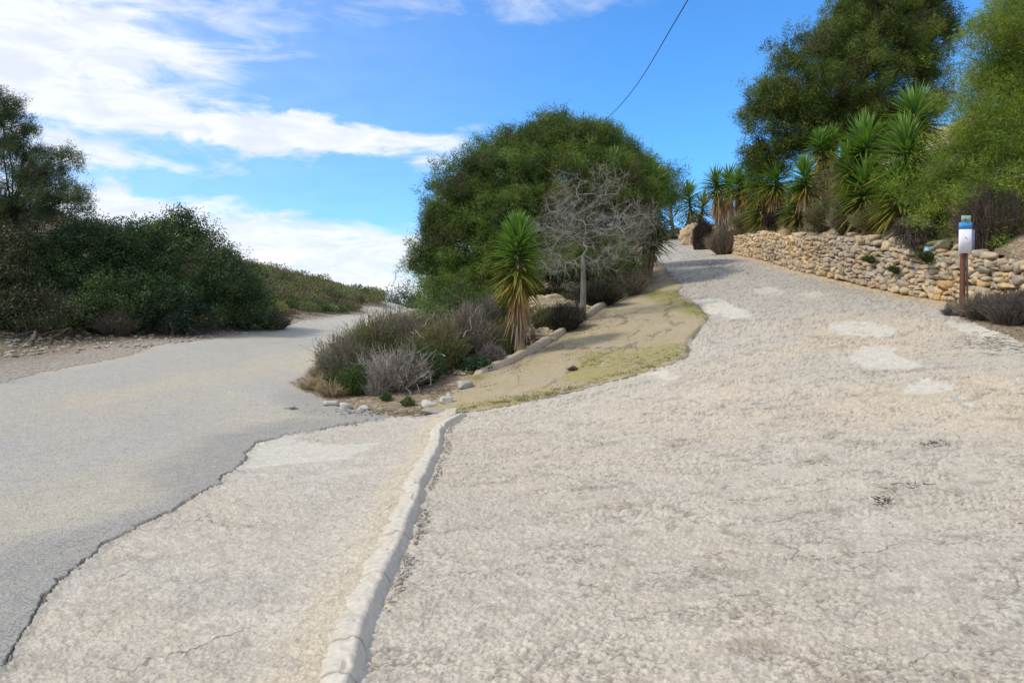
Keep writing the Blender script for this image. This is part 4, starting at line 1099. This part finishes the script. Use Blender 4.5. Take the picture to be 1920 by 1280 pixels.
twig_bush('tiny olive weed right of the silvery grey bush, by the kerb ridge', B(763, 12.3), .12, .15, OL, None, 120, leafy=.8, lcol=GR, name='weed', cat='weed')
twig_bush('small dark green plant where the concrete edging begins', B(895, 14.35), .26, .26, GR, None, 260, leafy=1.0, lcol=GB2, name='weed', cat='weed', leafsize=(.06, .03))
twig_bush('flattened tuft of straw-coloured grass on the asphalt edge left of the scrub', B(605, 14.0), .50, .26, (rgb(.36, .29, .17), rgb(.55, .44, .28)), None, 420, wid=.006, lean=(-.15, 0), name='grass_tuft', cat='grass tuft')
twig_bush('straw-coloured grass tuft between the flattened one and the scrub', B(640, 14.1), .32, .30, (rgb(.30, .24, .14), rgb(.42, .33, .20)), None, 500, wid=.005, name='grass_tuft', cat='grass tuft')
twig_bush('broad straw-coloured grass mat spreading before the leftmost scrub', B(626, 13.3), .45, .30, (rgb(.36, .29, .17), rgb(.50, .40, .25)), None, 420, wid=.006, name='grass_tuft', cat='grass tuft')
twig_bush('straw-coloured grass at the asphalt edge behind the flattened tuft', B(612, 15.6), .40, .34, (rgb(.30, .24, .14), rgb(.42, .33, .20)), None, 700, wid=.005, name='grass_tuft', cat='grass tuft')
twig_bush('tiny dry tuft alone on the grey asphalt', B(546, 12.0, 0), .12, .05, (rgb(.25, .22, .12), rgb(.38, .33, .2)), None, 120, wid=.004, name='grass_tuft', cat='grass tuft')
twig_bush('tiny dark dry weed in the long crack of the sandy strip', (*gnd(1075, 695), gz(*gnd(1075, 695))), .15, .09, (rgb(.10, .08, .06), rgb(.18, .14, .1)), None, 160, wid=.006, name='weed', cat='weed')
# pale broken branches hanging over the scrub
mb = MB()
def wander(mb, p0, p1, r0, r1, col, n=7, amp=.05, k=5):
    t = np.linspace(0, 1, n)[:, None]; P = p0 * (1 - t) + p1 * t + R.normal(size=(n, 3)) * amp * np.sin(t * 3.14)
    rr = np.linspace(r0, r1, n); tubes(mb, P[:-1], P[1:], rr[:-1], rr[1:], col, k); return P
for (a, b) in [((760, 668, 14.2), (828, 635, 14.6)), ((828, 635, 14.6), (868, 622, 14.8)), ((835, 668, 14.0), (800, 648, 14.6)), ((775, 718, 13.2), (755, 690, 13.8)), ((787, 735, 13.1), (782, 680, 13.8)), ((807, 722, 13.3), (790, 670, 13.9)), ((770, 742, 13.0), (760, 700, 13.6)), ((800, 640, 14.5), (770, 622, 15)), ((868, 632, 14.7), (905, 570, 15.6)), ((790, 612, 15.2), (815, 585, 15.8))]:
    wander(mb, at(*a), at(*b), .010, .004, rgb(.42, .38, .33))
o = mb.build('fallen_branch', M_dry, None, at(790, 680, 14)); tag(o, 'pale broken branches tangled over the scrub tip', 'branch', kind='stuff')
# tall dry stalks sticking up before the crest of the road
for i, (u, v0, v1, lab) in enumerate([(742, 590, 512, 'tallest thin dry stalk rising over the scrub before the far trees'), (765, 590, 526, 'thin dry stalk with drooping seed tip, right of the tallest'), (722, 588, 552, 'short thin dry stalk left of the tallest')]):
    mb = MB(); P = wander(mb, at(u - 3, v0 + 30, 15.8), at(u, v1, 15.8), .006, .003, rgb(.20, .16, .11), 6, .02)
    for k in range(14):
        q = P[-1] * (1 - k / 40) + P[-3] * (k / 40) * 1.0
        tubes(mb, q[None], (q + R.normal(size=3) * .05 + [.02, 0, .03])[None], .003, .002, rgb(.24, .19, .13), 3)
    o = mb.build('dry_stalk', M_dry, None, P[0]); tag(o, lab, 'plant', 'dry stalks over the scrub')

# green scrub right behind the main yucca and under the pine
shrub('dark leafy bush at the lower left foot of the central pine', 850, 21.5, [(850, 575, 45, 40, 21.5), (885, 600, 60, 36, 21), (820, 590, 30, 28, 21.5)], [rgb(.025, .05, .018), rgb(.055, .095, .03), rgb(.08, .12, .04)], GSr, dens=18, Ll=.05, Wl=.03)
shrub('pale green flowering bush left of the pine foot, above the scrub tip', 800, 20.5, [(805, 590, 20, 16, 20.5)], [rgb(.12, .16, .07), rgb(.22, .27, .14), rgb(.3, .33, .2)], GSr, dens=14, Ll=.04, Wl=.03)
shrub('olive bush on the bank behind the bare tree', 1110, 22.5, [(1080, 560, 50, 36, 22.5), (1150, 530, 50, 45, 23)], [rgb(.045, .05, .02), rgb(.085, .085, .035), rgb(.11, .10, .05)], GSr, dens=12, Ll=.05, Wl=.02)

# ------------------------------------------------------------------ bare tree
def bare_tree(label, base, top_px, Yd, lobes_, n_tw, col):
    o = thing('bare_tree', label, 'tree', base); org = np.array(base, float)
    tr = MB(); br = MB()
    fork = at(*top_px, Yd)
    P = [org + [0, 0, -.2], org * .5 + fork * .5 + [.02, 0, 0], fork]
    tubes(tr, np.array(P[:-1]), np.array(P[1:]), np.array([.090, .070]), np.array([.070, .046]), rgb(.21, .19, .165), 12)
    tr.build('trunk', M_bark, o, org)
    # space-filling limbs: random targets joined to the nearest point already grown
    lob = [lobe_px(*a) for a in lobes_]
    tg = []
    for c, r in lob:
        k = int(n_tw * r[0] * r[2] / sum(q[1][0] * q[1][2] for q in lob))
        tg.append(c + unit(R.normal(size=(k, 3))) * (R.random((k, 1)) ** .45) * r)
    tg = np.concatenate(tg); tg = tg[np.argsort(np.linalg.norm(tg - fork, axis=1))]
    nodes = [fork]; par = [-1]
    arr = np.zeros((len(tg) * 4 + 2, 3)); arr[0] = fork; cnt = 1
    depthw = []
    for t_ in tg:
        dist = np.linalg.norm(arr[:cnt] - t_, axis=1); j = int(np.argmin(dist)); L = dist[j]
        step = 2 if L > .25 else 1; prev = j
        for s in range(1, step + 1):
            q = arr[j] * (1 - s / step) + t_ * (s / step) + R.normal(size=3) * L * .10 * (s < step) + (np.array([0, 0, .06 * L]) if s < step else 0)
            arr[cnt] = q; par.append(prev); prev = cnt; cnt += 1
    wt = np.ones(cnt)
    for i in range(cnt - 1, 0, -1): wt[par[i]] += wt[i]
    rad = .0024 * wt ** .385
    A = arr[[par[i] for i in range(1, cnt)]]; Bq = arr[1:cnt]
    ra = np.minimum(rad[[par[i] for i in range(1, cnt)]], rad[1:cnt] * 1.5); rb_ = rad[1:cnt]
    cc = lerp(col, col * 1.3, R.random(cnt - 1))
    tubes(br, A, Bq, ra, rb_, cc, 4)
    # fine twigs
    k = 6; Q = np.repeat(Bq, k, 0); E = Q + (unit(np.repeat(Bq - A, k, 0)) * .5 + R.normal(size=Q.shape) * .6) * R.uniform(.10, .32, (len(Q), 1))
    tubes(br, Q, E, .0026, .0012, np.repeat(cc, k, 0), 3)
    br.build('crown', M_dry, o, org, False)
    return o
bare_tree('leafless grey tree with a spreading web of twigs in front of the central pine', G(1092, 18.6), (1093, 478), 18.6,
          [(1130, 425, 100, 55, 18.6, .7), (1050, 440, 50, 80, 18.8, .7), (1195, 430, 50, 60, 18.6, .7), (1070, 370, 40, 50, 19, .7), (1050, 500, 45, 25, 18.3, .7), (1130, 490, 60, 28, 18.4, .7), (1140, 340, 40, 40, 19.4, .7)], 620, rgb(.27, .25, .22))

# ------------------------------------------------------------------ plants on the bank and the wall
GK = 'bushes along the top of the stone wall'
twig_bush('tall black conical bush standing on the driveway edge at the far end of the wall', B(1315, 43.5), .55, 1.35, DK, None, 2200, wid=.016, leafy=0, start=.42)
twig_bush('dark purple-brown bush on the wall top below the low green yucca', B(1455, 26), .55, .75, DK, GK, 1500, wid=.012, start=.3)
twig_bush('grey-brown bush at the left end of the wall top', B(1355, 37), .9, 1.1, BR, GK, 1200, leafy=.3, lcol=GR, wid=.012)
for u, Yd, r, h, cc, lab in [
    (1545, 23.5, .75, .85, OL, 'olive green bush on the wall top below the pale rock'),
    (1585, 22.2, .6, .75, BR, 'brown stemmy bush on the wall top, left of the low wide yucca'),
    (1640, 20.2, .7, .7, OL, 'olive bush on the wall top below the low wide yucca'),
    (1400, 33.5, .8, .8, OL, 'olive bush on the wall top below the skirted yuccas'),
    (1760, 17.6, .6, .6, OL, 'green bush on the wall top above the small blue plaque'),
    (1490, 27.5, .5, .6, BR, 'brown bush on the wall top behind the low green yucca'),
    (1800, 18.5, .7, .7, BR, 'brown bush behind the top of the signpost'),
    (1600, 24.5, .7, .8, OL, 'olive bush behind the low wide yucca'),
    (1660, 22.5, .7, .9, OL, 'green bush between the large yuccas on the bank')]:
    twig_bush(lab, B(u, Yd), r, h, cc, GK, 1000, leafy=.6, lcol=GR, wid=.009)
# bush hanging over the wall face
o = thing('hanging_bush', 'grey-brown bush hanging down over the face of the stone wall', 'bush', at(1708, 430, 17.3)); org = np.array(o.location); mb = MB()
n_ = 1800; ang = R.uniform(0, 6.283, n_); t = R.random(n_) ** .6
E = org + np.stack([np.cos(ang) * t * .55, -np.abs(np.sin(ang)) * t * .45 - .1, .22 - t * .2 - R.random(n_) ** 1.5 * .85 * (1 - .5 * t)], 1)
A = org + R.normal(size=(n_, 3)) * .08 + [0, .2, 0]; M1 = (A + E) / 2 + [0, -.08, .16]
T = lerp(rgb(.10, .085, .065), rgb(.19, .165, .13), R.random(n_)); tubes(mb, A, M1, .008, .006, T, 3); tubes(mb, M1, E, .006, .003, T, 3)
for k in range(2):
    Q = M1 * .5 + E * .5 + R.normal(size=E.shape) * .04; needles(mb, Q, unit(E - M1 + R.normal(size=E.shape) * .2), .14, .010, T * 1.1)
mb.build('stem', M_dry, o, org, False)
for u, v, Yd, r, lab in [(1642, 492, 19.2, .14, 'pale green weed growing from the wall face, left of the hanging bush'), (1683, 512, 17.8, .13, 'small green weed low in the wall face'), (1753, 490, 16.6, .20, 'dark green weed in the wall face right of the small blue plaque')]:
    x_ = float(wall_x(Yd)) - .10; p = at(u, v, Yd); p[0] = x_
    twig_bush(lab, p, r, r * 1.2, GR, 'weeds in the stone wall', 150, leafy=1, lcol=GR, wid=.005, name='weed', cat='weed', lean=(-.1, 0))
# dark bush by the sign
twig_bush('dark brown scrub around the foot of the signpost, before the wall gap', B(1850, 13.6), .60, .46, BR, None, 1000, leafy=.15, lcol=GR, name='dry_bush', wid=.007)
twig_bush('dark grey dead bush right of the signpost against the short wall', B(1893, 12.9), .42, .55, (rgb(.10, .085, .075), rgb(.17, .145, .125)), None, 800, name='dry_bush', wid=.007)
twig_bush('brown bush filling the gap between the two stone walls', B(1848, 15.2), .6, 1.15, (rgb(.10, .075, .06), rgb(.18, .14, .11)), None, 1400, leafy=.25, lcol=GR, name='dry_bush', wid=.008)
twig_bush('low grey weed at the corner of the long wall beside the signpost', B(1788, 14.3), .28, .20, (rgb(.12, .12, .12), rgb(.20, .20, .19)), None, 450, name='weed', cat='weed', wid=.006)
# low plants over the bank: ground cover
mb = MB(); nb = 900
yb = R.uniform(13.5, 55, nb); xb = wall_x(yb) + .45 + R.random(nb) ** 1.3 * 7.5
zb = H(xb, yb)
for k in range(nb):
    r = R.uniform(.15, .5); bare = fbm(np.array([xb[k]]), np.array([yb[k]]), .35, 3, 261)[0]
    if bare > .50 and R.random() < .8: continue
    n_ = 90; d = unit(R.normal(size=(n_, 3))); d[:, 2] = np.abs(d[:, 2]) * .8 + .15; c = np.array([xb[k], yb[k], zb[k]])
    col = [rgb(.11, .12, .04), rgb(.07, .09, .03), rgb(.17, .14, .08), rgb(.13, .11, .07), rgb(.20, .17, .11)][R.integers(5)]
    needles(mb, c + d * r * R.random((n_, 1)) * [1, 1, .5], unit(d + [0, 0, .5]), r * R.uniform(.3, .7, n_), .018, col * R.uniform(.7, 1.3, (n_, 1)))
o = mb.build('undergrowth', M_leaf, smooth=False); tag(o, 'low dry grasses and herbs between the yuccas on the right bank', 'undergrowth', kind='stuff')
mb = MB(); nb = 650
for k in range(nb):
    p = None
    t = R.random(); bx = np.interp(t, np.linspace(0, 1, len(border)), border[:, 0]); by = np.interp(t, np.linspace(0, 1, len(border)), border[:, 1])
    d = R.random() ** 1.2 * 6 + .35; x, y = bx - d * .75, by + d * .45
    if sdf(np.array([x]), np.array([y]), asph)[0] < .3: continue
    r = R.uniform(.10, .3); n_ = 70; dd_ = unit(R.normal(size=(n_, 3))); dd_[:, 2] = np.abs(dd_[:, 2]) * .8 + .15; c = np.array([x, y, gz(x, y)])
    col = [rgb(.10, .10, .04), rgb(.12, .10, .07), rgb(.07, .08, .03), rgb(.17, .14, .10)][R.integers(4)]
    needles(mb, c + dd_ * r * R.random((n_, 1)) * [1, 1, .5], unit(dd_ + [0, 0, .4]), r * R.uniform(.3, .8, n_), .012, col * R.uniform(.7, 1.3, (n_, 1)))
o = mb.build('undergrowth', M_leaf, smooth=False); tag(o, 'low dry herbs on the planted wedge behind the concrete edging', 'undergrowth', kind='stuff')
# moss and tiny weeds over the sandy strip
mb = MB()
for k in range(2600):
    z_ = R.integers(4)
    if z_ == 3 and R.random() < .6: continue
    if z_ == 0: u, v = R.uniform(860, 1290), 0; v = np.interp(u, [860, 960, 1060, 1160, 1225, 1290], [770, 756, 734, 707, 691, 660]) - abs(R.normal()) * 5
    elif z_ == 1: u = R.uniform(1060, 1290); v = R.uniform(652, 690)
    elif z_ == 2: u = R.uniform(1215, 1318); v = np.interp(u, [1215, 1275, 1318], [548, 555, 592]) + R.normal() * 6
    else: t = R.random(); u = np.interp(t, np.linspace(0, 1, 9), [p[0] for p in border_px]) + 6 + abs(R.normal()) * 9; v = np.interp(t, np.linspace(0, 1, 9), [p[1] for p in border_px]) + 5 + abs(R.normal()) * 4
    p = gnd(u, v); ap_ = sdf(np.array([p[0]]), np.array([p[1]]), apron)[0]
    if ap_ > -.05: continue
    n_ = 9; c = np.array([p[0], p[1], gz(*p) + .008]); d = unit(R.normal(size=(n_, 3)) + [0, 0, .9]); s_ = R.uniform(.012, .04)
    col = lerp(rgb(.16, .145, .04), rgb(.28, .25, .08), R.random()) if z_ != 3 else lerp(rgb(.16, .13, .07), rgb(.30, .25, .15), R.random())
    needles(mb, c + R.normal(size=(n_, 3)) * [s_, s_, 0], d, s_ * R.uniform(.5, 1.1, n_), s_ * .5, col * R.uniform(.8, 1.2, (n_, 1)))
o = mb.build('moss', M_leaf, smooth=False); tag(o, 'low yellow-green moss and tiny weeds on the sandy strip', 'moss', kind='stuff')
# litter on the paving
mb = MB()
def litter(u0, v0, su, sv, n, smin, smax, col):
    for k in range(n):
        u, v = u0 + R.normal() * su, v0 + R.normal() * sv
        p = gnd(u, v)
        if p[0] > wall_x(p[1]) - .1: continue
        q = np.array([p[0], p[1], gz(*p) + .016]); a = R.uniform(0, 6.28); L = R.uniform(smin, smax)
        e = q + [math.cos(a) * L, math.sin(a) * L, R.uniform(0, .02)]
        tubes(mb, q[None], e[None], .004, .002, np.array(col) * R.uniform(.7, 1.3), 3)
litter(1335, 497, 22, 5, 110, .06, .22, (.06, .055, .045)); litter(1300, 480, 16, 6, 60, .06, .2, (.07, .06, .05)); litter(1390, 508, 26, 5, 60, .05, .16, (.08, .07, .06))
litter(1140, 600, 30, 6, 160, .05, .16, (.16, .12, .09)); litter(1215, 530, 12, 8, 70, .05, .18, (.15, .12, .09)); litter(840, 742, 20, 8, 110, .03, .10, (.16, .13, .10)); litter(905, 725, 14, 5, 60, .03, .1, (.16, .13, .10))
litter(1750, 835, 14, 3, 40, .02, .06, (.16, .13, .10)); litter(1655, 942, 10, 4, 40, .015, .05, (.14, .10, .07)); litter(1700, 915, 26, 6, 14, .03, .09, (.12, .10, .08)); litter(1880, 640, 50, 12, 220, .04, .14, (.12, .09, .065)); litter(790, 775, 24, 4, 90, .03, .1, (.15, .12, .1))
litter(700, 775, 40, 4, 120, .03, .12, (.16, .13, .10)); litter(1095, 618, 20, 5, 80, .04, .14, (.13, .10, .08)); litter(970, 690, 12, 4, 40, .03, .09, (.14, .11, .09)); litter(1500, 850, 300, 100, 70, .015, .05, (.14, .11, .08))
o = mb.build('leaf_litter', M_dry); tag(o, 'dry twigs and leaf litter scattered over the paving', 'litter', kind='stuff')

# ------------------------------------------------------------------ signpost, plaque, cable
def box(mb, c, s, col, rz=0.0, ry=0.0):
    V = np.array([[x, y, z] for x in (-.5, .5) for y in (-.5, .5) for z in (-.5, .5)]) * np.asarray(s)
    b = min(s) * .12
    cy, sy = math.cos(ry), math.sin(ry); cz, sz = math.cos(rz), math.sin(rz)
    V = V @ (np.array([[cz, -sz, 0], [sz, cz, 0], [0, 0, 1]]) @ np.array([[cy, 0, sy], [0, 1, 0], [-sy, 0, cy]])).T + np.asarray(c)
    mb.add(V, np.array([[0, 1, 3, 2], [4, 6, 7, 5], [0, 4, 5, 1], [2, 3, 7, 6], [0, 2, 6, 4], [1, 5, 7, 3]]), col)
M_white = solid_mat('sign_sheet', .5, 8, .92, 1.04, .05, .002, .4)
YS = 14.0
b0 = np.array(G(1805, YS)); tp0 = at(1808, 404, YS)
o = thing('signpost', 'wooden trail post with a white and blue information sheet, before the stone wall', 'signpost', b0)
mb = MB(); zz = np.linspace(-.2, tp0[2] - b0[2], 9)
pts = np.array([[b0[0] + (tp0[0] - b0[0]) * t, YS + .02 * math.sin(t * 3), b0[2] + z] for t, z in zip(np.linspace(0, 1, 9), zz)])
tubes(mb, pts[:-1], pts[1:], .050, .049, rgb(.16, .075, .050), 14); mb.build('post', M_wood, o, b0)
mb = MB(); tubes(mb, (b0 + [.115, .03, -.1])[None], (tp0 + [.075, .03, -.35])[None], .018, .016, rgb(.30, .23, .15), 8); mb.build('stake', M_wood, o, b0)
face = -np.array([0, 1., 0])
pm = at(1811.5, 452, YS - .065)
sx_, sz_ = 24.5 * YS / F, 45 * YS / F
# the sheet is bent round the post: a curved panel, with a lilac side panel turned away at its right
def bent(name, zc_, hgt, col, w0, x0=pm[0], thick=.004, off=0.0, par=o):
    xs = np.linspace(-w0 / 2, w0 / 2, 9); V = []
    for zz_ in (-hgt / 2, hgt / 2):
        for th_ in (0, thick):
            for x_ in xs: V.append((x0 + x_, YS - .062 - off + th_ + 1.2 * max(abs(x_) - .03, 0) ** 2 * 2, zc_ + zz_ + .01 * x_))
    V = np.array(V); k = 9; fs = []
    for i in range(k - 1):
        fs += [[i, i + 1, 2 * k + i + 1, 2 * k + i], [k + i + 1, k + i, 3 * k + i, 3 * k + i + 1], [i + 1, i, k + i, k + i + 1], [2 * k + i, 2 * k + i + 1, 3 * k + i + 1, 3 * k + i]]
    fs += [[0, 2 * k, 3 * k, k], [k - 1, 2 * k - 1, 4 * k - 1, 3 * k - 1]]
    m_ = MB().add(V, np.array(fs), col); return m_.build(name, M_white, par, b0)
sheet_o = bent('information_sheet', pm[2], sz_, rgb(.80, .80, .84), sx_)
bent('blue_header', at(1811, 424, YS)[2], 13 * YS / F, rgb(.045, .30, .62), sx_ * 1.0)
bent('top_plate', at(1809, 411, YS)[2], 12 * YS / F, rgb(.26, .38, .30), .18)
mb = MB(); box(mb, (at(1806, 413, YS)[0], YS - .078, at(1806, 413, YS)[2]), (.03, .008, .025), rgb(.02, .03, .03)); mb.build('emblem', M_white, o, b0)
mb = MB(); c_ = at(1807, 446, YS)
box(mb, (c_[0], YS - .069, c_[2]), (.035, .004, .014), rgb(.30, .31, .34), 0, .5); mb.build('printed_mark', M_white, sheet_o, b0)
for q_ in (456, 462):
    mb = MB(); c_ = at(1808, q_, YS); box(mb, (c_[0], YS - .069, c_[2]), (.10, .003, .004), rgb(.62, .62, .66)); mb.build('printed_line', M_white, sheet_o, b0)
mb = MB(); c_ = at(1823, 450, YS + .05); box(mb, (c_[0], YS + .06, c_[2]), (.085, .004, .38), rgb(.30, .32, .50), -.5); mb.build('side_panel', M_white, o, b0)
Yp = 16.55
pp = at(1735, 471, Yp); pp[0] = float(wall_x(Yp)) - .16
mb = MB(); box(mb, (0, 0, 0), (.16, .012, .19), rgb(.16, .37, .52), -.9, .25); box(mb, (-.012, -.0085, .01), (.09, .008, .08), rgb(.42, .58, .66), -.9, .25)
pl_ = mb.build('plaque', M_white, None); pl_.location = [float(c) for c in pp]; tag(pl_, 'small tilted light blue plaque fixed in the stone wall', 'plaque')

# overhead cable sagging away over the driveway
cp = [(1520, -520, 13), (1390, -180, 17), (1290, -2, 22), (1256, 60, 26), (1220, 120, 31), (1182, 172, 37), (1142, 220, 44), (1100, 251, 52), (1060, 268, 60), (1030, 275, 66)]
P = np.array([at(*c) for c in cp]); t = np.arange(len(P)); tt2 = np.linspace(0, len(P) - 1, 160)
co_ = [np.polyfit(t, P[:, i], 5) for i in range(3)]
Q = np.stack([np.polyval(co_[i], tt2) for i in range(3)], 1)
rr = np.full(160, .018)
mb = MB(); tubes(mb, Q[:-1], Q[1:], rr[:-1], rr[1:], rgb(.05, .07, .09), 6)
o = mb.build('overhead_cable', M_kerb, None, Q[0]); tag(o, 'thin dark overhead cable sagging down to the central pine against the blue sky', 'cable')
# small stone bank and dark plants that close the view at the top of the driveway
mb = MB()
for k in range(420):
    x = R.uniform(6.5, 13.5); y = 55.5 + R.random() * 1.2; zt = R.uniform(0, .75)
    s = R.uniform(.15, .38); stone(mb, (x, y, gz(x, y) + zt), (s * 1.4, s, s * .7), (0, 0, R.uniform(0, 6)), rgb(.20, .18, .16) * R.uniform(.7, 1.4), k)
o = mb.build('rubble_bank', M_stone, None, (10, 56, gz(10, 56))); tag(o, 'low dark rubble bank closing the top of the driveway', 'rubble bank')
GT = 'dark bushes at the top of the driveway'
shrub('dark bush at the driveway top, left of the sky gap', 1238, 54, [(1236, 425, 16, 22, 54), (1228, 395, 14, 24, 54)], LD, GT, dens=5, per=14, Ll=.16, Wl=.07)
shrub('dark bush at the driveway top, right of the sky gap, behind the first yucca', 1288, 52, [(1286, 425, 14, 24, 52)], LDs, GT, dens=5, per=14, Ll=.16, Wl=.07)
